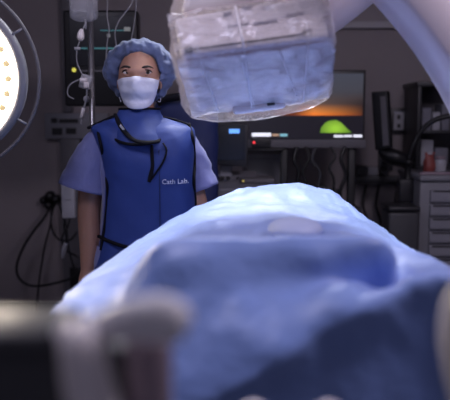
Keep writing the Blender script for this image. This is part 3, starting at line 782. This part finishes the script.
obj('drip_chamber', tube([P(82, 29, IY - .07), P(81, 33, IY - .07), P(80.5, 38, IY - .07), P(80, 41, IY - .07)], [.006, .013, .015, .006], 14, 4), M['white'], t)
obj('roller_clamp', box(P(77.5, 48.5, IY - .07), (.026, .014, .012), None, .004), M['lightgrey'], t)
t = thing('line_connector', 'white valve cluster on a thin line beside the drip stand', 'tubing', P(85, 95, IY - .06))
obj('valve', box(P(83.5, 80, IY - .07), (.032, .018, .016), None, .005), M['white'], t)
obj('valve', box(P(86.5, 85, IY - .07), (.022, .018, .026), None, .005), M['white'], t)
obj('tubing', tube([P(86, 84, IY - .07), P(87, 92, IY - .06), P(86, 100, IY - .06), P(83, 112, IY - .05), P(81, 124, IY - .05)], .0045, 8, 8), M['tube'], t)
obj('connector', tube([P(83.5, 108, IY - .055), P(81.5, 118, IY - .055)], [.008, .008], 12, 1), M['white'], t)
# two further lines in front of the dark monitor
tag(obj('infusion_line', tube([P(107, -40, 3.1), P(107.3, 0, 3.1), P(107, 15, 3.1), P(109, 30, 3.1), P(107, 45, 3.1), P(105, 80, 3.1)], .0028, 6, 8), M['tube']), 'thin clear line hanging straight down left of the bouffant cap', 'tubing')
tag(obj('infusion_line', tube([P(134, -40, 3.15), P(133, -2, 3.15), P(127, 10, 3.15), P(119, 21, 3.15), P(115, 33, 3.15), P(117, 50, 3.15), P(119, 70, 3.15)], .0028, 6, 8), M['tube']), 'curved thin clear line crossing the dark monitor above the bouffant cap', 'tubing')
tag(obj('infusion_line', tube([P(137, -40, 3.2), P(136, 5, 3.2), P(134, 25, 3.2), P(131, 42, 3.2), P(129, 70, 3.2)], .0022, 6, 8), M['tube']), 'thin line hanging at the right edge of the dark monitor above the cap', 'tubing')

# ------------------------------------------------------------------ dark patient monitor, behind at left
t = thing('patient_monitor', 'dark monitor with faint teal trace behind the drip stand and cap', 'monitor', P(100, 84, 3.7))
mb = obj('housing', boxpx(65, 10, 137, 106, 3.62, .14, .012), M['black'], t)
obj('screen', boxpx(70, 16, 133, 66, 3.615, .01, .002), M['screen'], t, False)
obj('trace', boxpx(76, 47.5, 122, 49, 3.608, .006, 0), M['text_dim'], t, False)
obj('trace', boxpx(100, 30, 124, 30.8, 3.608, .006, 0), M['text_dim'], t, False)
obj('readout', boxpx(124, 27, 130, 31, 3.608, .006, 0), M['text_mk'], t, False)
obj('readout', boxpx(107, 34, 110, 37, 3.608, .006, 0), M['text_mk'], t, False)
obj('indicator', ball(P(74, 70, 3.61), (.011, .008, .011), 14), M['green_l'], t)['label'] = 'yellow-green indicator light'
obj('trim_strip', boxpx(80, 70, 130, 72, 3.612, .01, .001), M['midgrey'], t, False)
obj('mount_arm', tube([P(104, 60, 3.76), P(104, 60, 4.3), P(96, 62, 4.78)], .03, 14, 5), M['darkgrey'], t)
# monitor tower panel with lower shelf
# ------------------------------------------------------------------ service trunking and wall things at left
t = thing('service_panel', 'grey wall panel of sockets left of the masked woman', 'wall panel', P(72, 141, WY))
obj('panel', boxpx(45, 113, 108, 139, WY - .07, .07, .006), M['lightgrey'] if False else M['grey'], t)
for x0, x1, y0, y1 in ((51, 57, 118, 123), (59, 78, 119, 123), (52, 62, 128, 135), (66, 76, 128, 134)):
    obj('socket', boxpx(x0, y0, x1, y1, WY - .076, .01, .002), M['black'], t, False)
t = thing('wall_conduit', 'grey vertical conduit on the wall left of the masked woman', 'conduit', P(70, 260, WY))
obj('channel', boxpx(64, 139, 80, 300, WY - .06, .06, .006), M['midgrey'], t)
t = thing('wall_column', 'dark grey vertical wall strip left of the dark monitor', 'wall strip', P(66, 113, WY))
obj('strip', boxpx(63, -60, 68, 112, WY - .04, .04, .004), M['midgrey'], t)
# white handset box hanging by her elbow
t = thing('handset', 'pale oblong handset box hanging beside the dark plugs', 'handset', P(68, 219, 3.3))
obj('case', boxpx(61.5, 176, 74, 219, 3.3, .05, .010), M['lightgrey'], t)
obj('keypad', boxpx(64, 184, 71, 200, 3.295, .01, .002), M['paper'], t, False)
obj('holder', tube([P(68, 178, 3.33), P(70, 176, 3.3), (ix - .0, 3.06, P(80, 170, 3.2).z), (ix, 3.0, P(90, 168, 3.0).z)], .010, 10, 5), M['steel'], t)
# plugs on the wall
for (x, y, r_, lb) in ((43.5, 200, 3.6, 'dark round plug furthest left in the cluster on the wall'), (50, 196, 5.0, 'dark round plug at the top of the cluster on the wall'), (49, 205, 4.6, 'dark round plug at the bottom of the cluster on the wall'), (56, 199, 4.4, 'dark round plug on the right of the cluster by the handset')):
    R_ = r_ * WY / 700; c = P(x, y, WY - .03)
    p = tag(obj('power_plug', tube([(c.x, WY - .001, c.z), (c.x, WY - .05, c.z), (c.x, WY - .075, c.z)], [R_, R_ * .95, R_ * .6], 18, 3), M['black']), lb, 'plug', 'plugs on the left wall')
CBY = 4.5
def cable(pts, r, lb, m='rubber', Y=4.5, grp='cables hanging at the left'):
    return tag(obj('cable', tube([P(x, y, Y if len(q) == 0 else q[0]) for (x, y, *q) in pts], r, 8, 8), M[m]), lb, 'cable', grp)
cable([(50, 206, 4.70), (44, 218), (33, 232), (23, 248), (17, 264), (18, 276), (26, 284), (38, 286), (56, 283), (74, 277), (80, 270)], .0085, 'thick black cable making the big loop at lower left')
cable([(52, 207, 4.71), (50, 225, 4.6), (45, 245, 4.6), (41, 268, 4.6), (38, 292, 4.6), (36, 320, 4.7)], .0065, 'black cable running straight down inside the big loop')
cable([(55, 204, 4.72), (51, 218, 4.4), (53, 232, 4.4), (60, 240, 4.4), (70, 240, 4.4), (77, 232, 4.4)], .0065, 'short black cable curving under the handset box')
cable([(58, 202, 4.74), (62, 212, 4.45), (66, 226, 4.45), (68, 244, 4.45), (72, 262, 4.45), (78, 275, 4.45)], .006, 'thin black cable dropping right of the handset box')
cable([(72, 210, 4.72), (68, 226, 4.4), (62, 238, 4.4), (66, 250, 4.4), (76, 256, 4.45), (82, 262, 4.72), (80, 272, 4.74)], .006, 'small looped black cable below the handset box')
t = thing('cable_connector', 'pale slim connector hanging below the handset box', 'connector', P(63, 257, 3.33))
obj('shell', tube([P(66, 243, 3.33), P(64, 250, 3.33), P(62.5, 258, 3.33)], [.011, .012, .008], 12, 3), M['lightgrey'], t)
obj('lead', tube([P(66, 243, 3.33), P(66, 236, 3.33), P(64, 226, 3.33), P(66, 216, 3.32)], .004, 8, 6), M['rubber'], t)
t = thing('cable_box', 'dark connector box low on the wall beside the woman just above the drape edge', 'connector box', P(76, 289, WY))
obj('block', boxpx(70, 268, 83, 289, WY - .08, .08, .01), M['black'], t)

# ------------------------------------------------------------------ large display on its stand
DY = 4.15
dx0, dx1 = P(226, 100, DY).x, P(366, 100, DY).x
t = thing('display_stand', 'wide display showing a dusk sky and a glowing green tent, on a stand', 'display', ((dx0 + dx1) / 2, DY, 0))
h = obj('display_housing', boxpx(224, 70, 366, 148, DY, .06, .006), M['black'], t)
obj('bezel', boxpx(224, 139.5, 366, 148, DY - .008, .03, .003), M['midgrey'], h)
obj('sky_picture', boxpx(228, 73.5, 363.5, 115.5, DY - .004, .006, 0), M['sky'], h, False)
obj('land_picture', boxpx(228, 115.5, 363.5, 139, DY - .004, .006, 0), M['land'], h, False)
pts = [(320, 132.8), (321, 128), (325, 123), (329, 120.8), (336, 120), (341, 122.5), (347, 128.5), (352, 132.8)]
bm = bmesh.new(); A = [bm.verts.new(P(x, y, DY - .006)) for x, y in pts]; B = [bm.verts.new(P(x, y, DY - .003)) for x, y in pts]
bm.faces.new(A); bm.faces.new(B[::-1])
for i in range(len(A)): j = (i + 1) % len(A); bm.faces.new((A[i], B[i], B[j], A[j]))
obj('tent_picture', bm, M['tent'], h, False)
for x0, x1, y0, y1, mm in ((252, 271, 133.0, 136.4, 'text_w'), (272, 279, 134, 136, 'text_o'), (280, 287.5, 133.8, 136.4, 'text_t'), (334, 343, 135.2, 137.2, 'text_w'), (344, 352, 135.2, 137, 'text_w'), (353.5, 362, 134.8, 137.2, 'text_w')):
    obj('caption_strip', boxpx(x0, y0, x1, y1, DY - .010, .008, 0), M[mm], h, False)
for px in (284, 352):
    a = P(px, 146, DY + .04)
    obj('post', box((a.x, DY + .05, a.z / 2 + .03), (.045, .045, a.z - .06), None, .006), M['black'], t)
for z, w_ in ((.55, .5), (.86, .5)):
    a = P(284, 150, DY).x; b = P(352, 150, DY).x
    obj('shelf', box(((a + b) / 2, DY + .10, z), (abs(b - a) + .1, .34, .025), None, .004), M['darkgrey'], t)
obj('side_shelf', box((P(264, 149, DY).x, DY + .03, P(264, 149.5, DY).z), (P(284, 149, DY).x - P(246, 149, DY).x, .16, .016), None, .003), M['black'], t)
for s in (-1, 1):
    a = P(284 if s < 0 else 352, 150, DY).x
    f = obj('foot', box((a, DY + .0, .055), (.05, .44, .04), None, .008), M['black'], t)
    for yy in (-.18, .18): obj('castor', cyl((a - .012, DY + yy, .027), (a + .012, DY + yy, .027), .027, 16), M['darkgrey'], f)
t = thing('receiver_box', 'small black box with a red light under the left end of the wide display', 'receiver', P(261, 147, DY - .05))
rz = P(264, 149.5, DY).z + .0085
obj('case', box((P(261, 142, DY - .035).x, DY - .03, rz + .03), (.108, .04, .058), None, .005), M['black'], t)
obj('red_light', ball((P(254, 141, DY - .05).x, DY - .052, rz + .035), (.007, .004, .007), 12), M['red_l'], t)['label'] = 'glowing red light'
# things on the stand's shelves + hanging leads
def shelfbox(x0, x1, y0, z, dep, m, name, lb, cat, Y=DY + .02):
    a = P(x0, 170, Y).x; b = P(x1, 170, Y).x; top = P(x0, y0, Y).z
    o = obj(name, box(((a + b) / 2, Y + dep / 2, (z + top) / 2), (b - a, dep, top - z), None, .006), M[m]); return tag(o, lb, cat)
zs = .8725
t = thing('video_processor', 'dark equipment box on the shelf below the wide display', 'electronics box', (P(312, 170, DY + .02).x, DY + .1, zs))
obj('case', box((P(312, 170, DY).x, DY + .12, zs + .06), (.20, .2, .12), None, .005), M['darkgrey'], t)
obj('front_panel', box((P(312, 170, DY).x, DY + .017, zs + .06), (.18, .008, .09), None, .003), M['midgrey'], t)
t = thing('video_processor', 'second dark equipment box right of the first below the display', 'electronics box', (P(338, 170, DY + .02).x, DY + .1, zs))
obj('case', box((P(338, 170, DY).x, DY + .12, zs + .045), (.07, .18, .09), None, .004), M['midgrey'], t)
for pts, r_, mm, lb in (
    ([(297, 147), (294, 160), (299, 172), (296, 190), (300, 215)], .012, 'black', 'thick black lead hanging near the left post under the display'),
    ([(306, 147), (309, 158), (303, 172), (307, 188), (305, 215)], .009, 'rubber', 'second black lead from the left under the display'),
    ([(316, 147), (312, 160), (320, 173), (316, 195), (318, 215)], .009, 'darkgrey', 'charcoal lead in the middle under the display'),
    ([(331, 147), (335, 157), (329, 168), (334, 182), (330, 215)], .008, 'rubber', 'black lead right of the middle under the display'),
    ([(345, 147), (341, 160), (346, 175), (340, 192), (342, 215)], .011, 'black', 'black lead hanging beside the right post under the display')):
    tag(obj('cable', tube([P(x, y, DY - .02 + (.0 if i else .015)) for i, (x, y) in enumerate(pts)], r_, 8, 8), M[mm]), lb, 'cable', 'leads hanging under the display')
# grey cabinet behind
t = thing('storage_cabinet', 'grey low cabinet against the back wall left of the display posts', 'cabinet', (P(266, 170, 4.6).x, 4.55, 0))
a = P(244, 154, 4.45); b = P(283, 154, 4.45)
obj('body', box(((a.x + b.x) / 2, 4.62, a.z / 2), (b.x - a.x, .34, a.z), None, .006), M['grey'], t)
dr = obj('door', box(((a.x + b.x) / 2, 4.442, a.z / 2), (b.x - a.x - .03, .018, a.z - .06), None, .004), M['grey'], t)
obj('handle', box((b.x - .05, 4.425, a.z * .75), (.012, .02, .12), None, .004), M['steel'], dr)

# ------------------------------------------------------------------ ultrasound machine
UY = 3.75
ux = P(226, 150, UY).x
t = thing('ultrasound_machine', 'grey trolley console with a dark screen and blue light beside the woman', 'ultrasound machine', (ux, UY + .1, 0))
m_ = obj('monitor', quadblock(P(200, 163, UY), P(247, 167, UY - .02), P(249, 124, UY - .02), P(201, 120, UY), P(200, 163, UY + .06), P(247, 167, UY + .04), P(249, 124, UY + .04), P(201, 120, UY + .06), .006), M['dark'], t)
obj('screen', boxpx(205, 125, 245, 160, UY - .020, .012, .001), M['screen'], m_, False)
obj('blue_light', boxpx(229, 129, 239.5, 133.3, UY - .03, .012, .0), M['blue_l'], m_, False)['label'] = 'glowing blue bar'
obj('post', box((ux, UY + .10, P(226, 160, UY).z - .1), (.07, .06, .30), None, .01), M['grey'], t)
kz = P(226, 184, UY).z
kb = obj('console', box((ux + .02, UY + .02, kz), (.30, .30, .05), Matrix.Rotation(math.radians(14), 3, 'X'), .015, 3), M['lightgrey'] if False else M['grey'], t)
for x, y, r_, mm in ((217, 186, .014, 'black'), (228, 183, .012, 'dark'), (238, 185, .010, 'dark'), (222, 190, .013, 'black')):
    c = P(x, y, UY - .04); c.z = kz + .035
    obj('knob', ball(c, (r_, r_, r_ * .9), 14), M[mm], kb)
for x, y, mm in ((244, 178, 'amber_l'), (258, 175, 'amber_l')):
    pass
obj('indicator', ball((P(243, 178, UY - .06).x, UY - .10, kz + .025), (.007, .006, .006), 10), M['amber_l'], kb)
obj('body', box((ux, UY + .14, .46), (.34, .42, .70), None, .03, 3), M['grey'], t)
obj('keyboard_tray', box((ux + .17, UY + .04, kz + .02), (.18, .2, .03), None, .01), M['midgrey'], t)
for sx in (-1, 1):
    for sy in (-1, 1):
        obj('castor', cyl((ux + sx * .14 - .015, UY + .14 + sy * .16, .05), (ux + sx * .14 + .015, UY + .14 + sy * .16, .05), .05, 18), M['darkgrey'], t)
obj('base', box((ux, UY + .14, .105), (.36, .44, .05), None, .015), M['darkgrey'], t)

# ------------------------------------------------------------------ side-on monitor on its arm, right
SY = 4.2
t = thing('arm_monitor', 'black upright screen seen side-on, on a black swivel arm', 'monitor', P(408, 165, WY))
obj('screen_housing', quadblock(P(375, 150.5, SY), P(391, 148, SY - .05), P(387, 91, SY - .05), P(371, 92, SY), P(381, 149, SY + .07), P(393, 147, SY + .05), P(390, 91, SY + .05), P(377, 92, SY + .07), .008), M['black'], t)
obj('screen_glass', quadblock(P(383, 146, SY - .033), P(389, 145, SY - .052), P(385.5, 96, SY - .052), P(380, 96.5, SY - .033), P(383, 146, SY - .02), P(389, 145, SY - .04), P(385.5, 96, SY - .04), P(380, 96.5, SY - .02), .001), M['midgrey'], t, False)
obj('arm', tube([P(380, 149, SY + .03), P(386, 154, SY + .02), P(396, 157, SY), P(409, 161, SY)], [.02, .040, .044, .028], 16, 6), M['black'], t)
obj('arm_joint', ball(P(408, 162, SY), (.034, .04, .030), 18), M['black'], t)
jc = P(408, 165, SY)
obj('wall_arm', tube([(jc.x, SY, jc.z), (jc.x - .02, SY + .3, jc.z), (jc.x, WY - .02, jc.z)], [.024, .022, .022], 12, 5), M['black'], t)
obj('wall_bracket', box((jc.x, WY - .012, jc.z), (.10, .022, .16), None, .006), M['darkgrey'], t)
obj('drop_bar', cyl((jc.x, SY, P(405, 205, SY).z), (jc.x, SY, jc.z), .020), M['black'], t)
obj('column_box', box((jc.x - .01, SY, P(405, 190, SY).z), (.10, .10, .14), None, .012), M['dark'], t)
tag(obj('curved_hose', tube([P(409, 159, SY - .04), P(412, 148, SY - .05), P(419, 134, SY - .06), P(430, 123, SY - .08), P(444, 117, SY - .1), P(470, 114, SY - .1), P(500, 130, SY)], .015, 12, 8), M['black']), 'thick black hose arching up and right from the screen arm', 'hose')
# wall socket frame
t = thing('wall_switch_panel', 'dark-framed wall panel with a pale centre right of the side-on screen', 'wall panel', P(399, 134, WY))
obj('frame', boxpx(390, 108, 408, 133.5, WY - .03, .03, .004), M['dark'], t)
obj('plate', boxpx(393.5, 112, 404.5, 130, WY - .035, .01, .002), M['lightgrey'], t, False)
for y in (115, 124): obj('switch', boxpx(397.5, y, 400.5, y + 4, WY - .042, .012, .002), M['black'], t, False)
# trunking shelf along the back wall at right
t = thing('wall_trunking', 'dark grey trunking rail on the back wall below the side-on screen', 'trunking', P(385, 186, WY))
obj('rail', boxpx(352, 176, 421, 184, WY - .08, .08, .005), M['darkgrey'], t)
for i, (x, y, a_, b_, lb) in enumerate(((362, 166, 5, 9, 'dark box on the wall rail nearest the display'), (373, 167, 5.5, 8, 'pale-grey box in the middle of the wall rail'), (385, 169, 4, 7, 'small dark box on the wall rail nearest the arm'))):
    tag(obj('junction_box', boxpx(x - a_, y, x + a_, 175.6, WY - .07, .06, .004), M['grey'] if i == 1 else M['darkgrey']), lb, 'box')
for k_, (x, y0) in enumerate(((366, 185), (379, 185), (398, 185))):
    tag(obj('cable', tube([P(x, y0, WY - .05), P(x - 3, 205, WY - .06), P(x + 2, 225, WY - .06), P(x - 1, 250, WY - .06), P(x, 300, WY - .05)], .009, 8, 6), M['rubber']), ('black cable dropping from the rail nearest the display', 'black cable dropping from the middle of the rail', 'black cable dropping from the rail beside the arm column')[k_], 'cable', 'cables under the wall rail')
# bin
t = thing('waste_bin', 'dark grey lidded bin beside the drawer cabinet', 'bin', (P(404, 220, 3.9).x, 3.98, 0))
a = P(389, 209, 3.88); b = P(420, 209, 3.88)
obj('body', box(((a.x + b.x) / 2, 3.98, a.z / 2 - .01), (b.x - a.x, .20, a.z - .02), None, .015), M['darkgrey'], t)
obj('lid', box(((a.x + b.x) / 2, 3.98, a.z), (b.x - a.x + .01, .21, .03), None, .012), M['dark'], t)
# ------------------------------------------------------------------ drawer cabinet
KY = 4.0
a = P(421, 180, KY); x1 = a.x + .46
t = thing('drawer_cabinet', 'pale grey drawer cabinet at the right edge with dark gaps between drawers', 'cabinet', ((a.x + x1) / 2, KY + .25, 0))
top = a.z
obj('body', box(((a.x + x1) / 2, KY + .26, top / 2), (x1 - a.x, .50, top), None, .006), M['grey'], t)
obj('worktop', box(((a.x + x1) / 2, KY + .25, top + .012), (x1 - a.x + .02, .54, .03), None, .006), M['grey'], t)
dx = P(430, 200, KY).x
ys = [190, 204.5, 218, 231.5, 245, 258.5, 273]
M['drawer'] = mat('drawer_enamel', (0.25, 0.25, 0.29), 0.45, vary=0.05)
for i in range(6):
    z1 = P(430, ys[i], KY).z; z0 = P(430, ys[i + 1] - 2.6, KY).z
    dr = obj('drawer', box(((dx + x1 - .03) / 2, KY + .0, (z0 + z1) / 2), (x1 - .03 - dx, .03, z1 - z0), None, .004), M['drawer'], t)
    obj('handle', box(((dx + x1 - .03) / 2, KY - .012, z1 - .006), (x1 - .06 - dx, .02, .008), None, .003), M['dark'], dr)
obj('plinth', box(((a.x + x1) / 2, KY + .02, .035), (x1 - a.x - .04, .04, .07), None, 0), M['dark'], t)
# shelf unit on the wall above
t = thing('wall_cupboard', 'dark framed open cupboard above the drawer cabinet at the right edge', 'cupboard', P(440, 176, 4.55))
X0 = P(418, 100, 4.45).x; X1 = X0 + .55; Z1 = P(430, 86, 4.45).z; Z0 = top + .03
for nm, c, s in (('side', (X0 + .012, 4.62, (Z0 + Z1) / 2), (.024, .34, Z1 - Z0)), ('side', (X1 - .012, 4.62, (Z0 + Z1) / 2), (.024, .34, Z1 - Z0)),
                 ('top', ((X0 + X1) / 2, 4.62, Z1 + .012), (X1 - X0 + .02, .36, .03)), ('shelf', ((X0 + X1) / 2, 4.62, P(430, 132, 4.5).z), (X1 - X0 - .05, .32, .02)),
                 ('bottom', ((X0 + X1) / 2, 4.62, Z0 + .01), (X1 - X0 - .05, .32, .02))):
    obj(nm, box(c, s, None, .003), M['dark'], t)
obj('back_panel', box(((X0 + X1) / 2, 4.785, (Z0 + Z1) / 2), (X1 - X0 - .05, .01, Z1 - Z0), None, 0), M['midgrey'], t)
def item(x0, x1, y0, zb, m, lb, dep=.16, Y=4.5):
    a_ = P(x0, 100, Y).x; b_ = P(x1, 100, Y).x; tp = P(430, y0, Y).z
    tag(obj('carton', box(((a_ + b_) / 2, Y + dep / 2, (tp + zb) / 2), (b_ - a_, dep, tp - zb), None, .004), M[m]), lb, 'carton', 'cartons in the wall cupboard')
zsh = P(430, 132, 4.5).z + .0105; zbt = Z0 + .0205
item(422.5, 432, 108, zsh, 'box', 'grey carton on the cupboard shelf, leftmost')
item(433.5, 441, 112, zsh, 'paper', 'pale carton on the cupboard shelf, second from left')
item(442.5, 450, 104, zsh, 'box', 'taller grey carton on the cupboard shelf at the photo edge')
item(422.5, 435, 140, zbt, 'paper', 'pale carton standing at the bottom left of the cupboard')
item(437, 450, 148, zbt, 'box', 'grey carton at the bottom of the cupboard at the photo edge')
# red packet and clear jar on worktop
wt = top + .027
t = thing('red_packet', 'red translucent packet on top of the drawer cabinet', 'packet', (P(429, 170, 4.15).x, 4.15, wt))
c = t.location
rs = [ell((c[0], c[1], wt + z), a_, b_, 24, 2.6) for z, a_, b_ in ((.0, .030, .025), (.02, .036, .03), (.06, .034, .026), (.10, .026, .014), (.125, .03, .004))]
bm = loft(smooth_rows(rs, 3), None, True, True); wrinkle(bm, .006, 30, 1)
obj('pouch', bm, M['red'], t)
obj('clip', box((c[0], c[1] - .008, wt + .118), (.03, .012, .014), None, .003), M['lightgrey'], t)
t = thing('glass_jar', 'pale jar beside the red packet on the drawer cabinet', 'jar', (P(440, 170, 4.15).x, 4.15, wt))
c = t.location
obj('jar_body', loft(smooth_rows([ell((c[0], c[1], wt + z), r_, r_, 24) for z, r_ in ((0, .028), (.01, .034), (.07, .034), (.085, .024))], 3), None, True, True), M['paper'], t)
obj('lid', cyl((c[0], c[1], wt + .085), (c[0], c[1], wt + .10), .028, 24), M['brown'], t)
tag(obj('wooden_tray', box((P(434, 172, 4.04).x + .02, 4.045, wt + .008), (.20, .05, .016), None, .004), M['brown']), 'thin brown tray along the front of the drawer cabinet top', 'tray')

# ------------------------------------------------------------------ blurred foreground equipment
FY = .50
t = thing('equipment_console', 'blurred dark console with a grey rounded edge in the lower left foreground', 'console', (P(30, 400, FY).x, FY + .1, 0))
obj('dark_housing', boxpx(-60, 346, 66, 470, FY, .10, .014), M['darkgrey'], t)
obj('top_ledge', boxpx(-60, 334, 62, 358, FY - .012, .08, .008), M['darkgrey'], t)
obj('grey_edge', tube([P(64, 332, FY), P(78, 340, FY - .01), P(82, 350, FY - .02), P(88, 385, FY - .02), P(100, 430, FY - .02)], [.010, .014, .016, .018, .018], 14, 6), M['white'], t)
obj('inner_block', boxpx(94, 350, 128, 470, FY + .02, .05, .008), M['darkgrey'], t)
obj('side_pad', boxpx(127, 338, 168, 470, FY + .005, .05, .012), M['brown'], t)
obj('rail', tube([P(82, 334, FY + .01), P(106, 326, FY + .0), P(135, 320, FY - .01), P(163, 319, FY - .015), P(184, 328, FY - .02)], [.009, .012, .016, .018, .013], 14, 6), M['knobwhite'], t)
obj('pedestal', box((P(60, 400, FY).x, FY + .10, P(60, 466, FY).z / 2), (.14, .10, P(60, 466, FY).z), None, .01), M['darkgrey'], t)
obj('pedestal_base', box((P(60, 400, FY).x, FY + .10, .03), (.34, .40, .06), None, .02), M['darkgrey'], t)
# cream rounded thing at right edge
GY = .62
t = thing('cream_grip', 'blurred cream rounded grip at the lower right edge of the photo', 'grip', (P(462, 400, GY).x, GY, 0))
obj('grip', tube([P(462, 400, GY), P(460, 370, GY), P(458, 335, GY), P(461, 300, GY), P(466, 278, GY)], [.010, .015, .017, .015, .006], 20, 6), M['cream'], t)
obj('stem', tube([P(462, 400, GY), (P(464, 430, GY).x, GY, .9), (P(464, 430, GY).x, GY, .05)], [.010, .012, .012], 14, 3), M['steel'], t)
obj('foot', cyl((P(464, 430, GY).x, GY, 0), (P(464, 430, GY).x, GY, .05), .13, 28), M['darkgrey'], t)
# small pale caps peeping in at the bottom edge
for px, lb in ((254, 'pale knob blurred at the bottom edge, left one of two'), (329, 'pinkish-pale knob blurred at the bottom edge, right one of two')):
    t = thing('knob', lb, 'knob', P(px, 408, .70), 'knobs at the bottom edge')
    obj('cap', ball(P(px, 412, .70), (.016, .014, .012), 18), M['offwhite'], t)
    obj('stalk', cyl(P(px, 412, .70), P(px, 412, .70) - Vector((0, 0, .10)), .006), M['steel'], t)
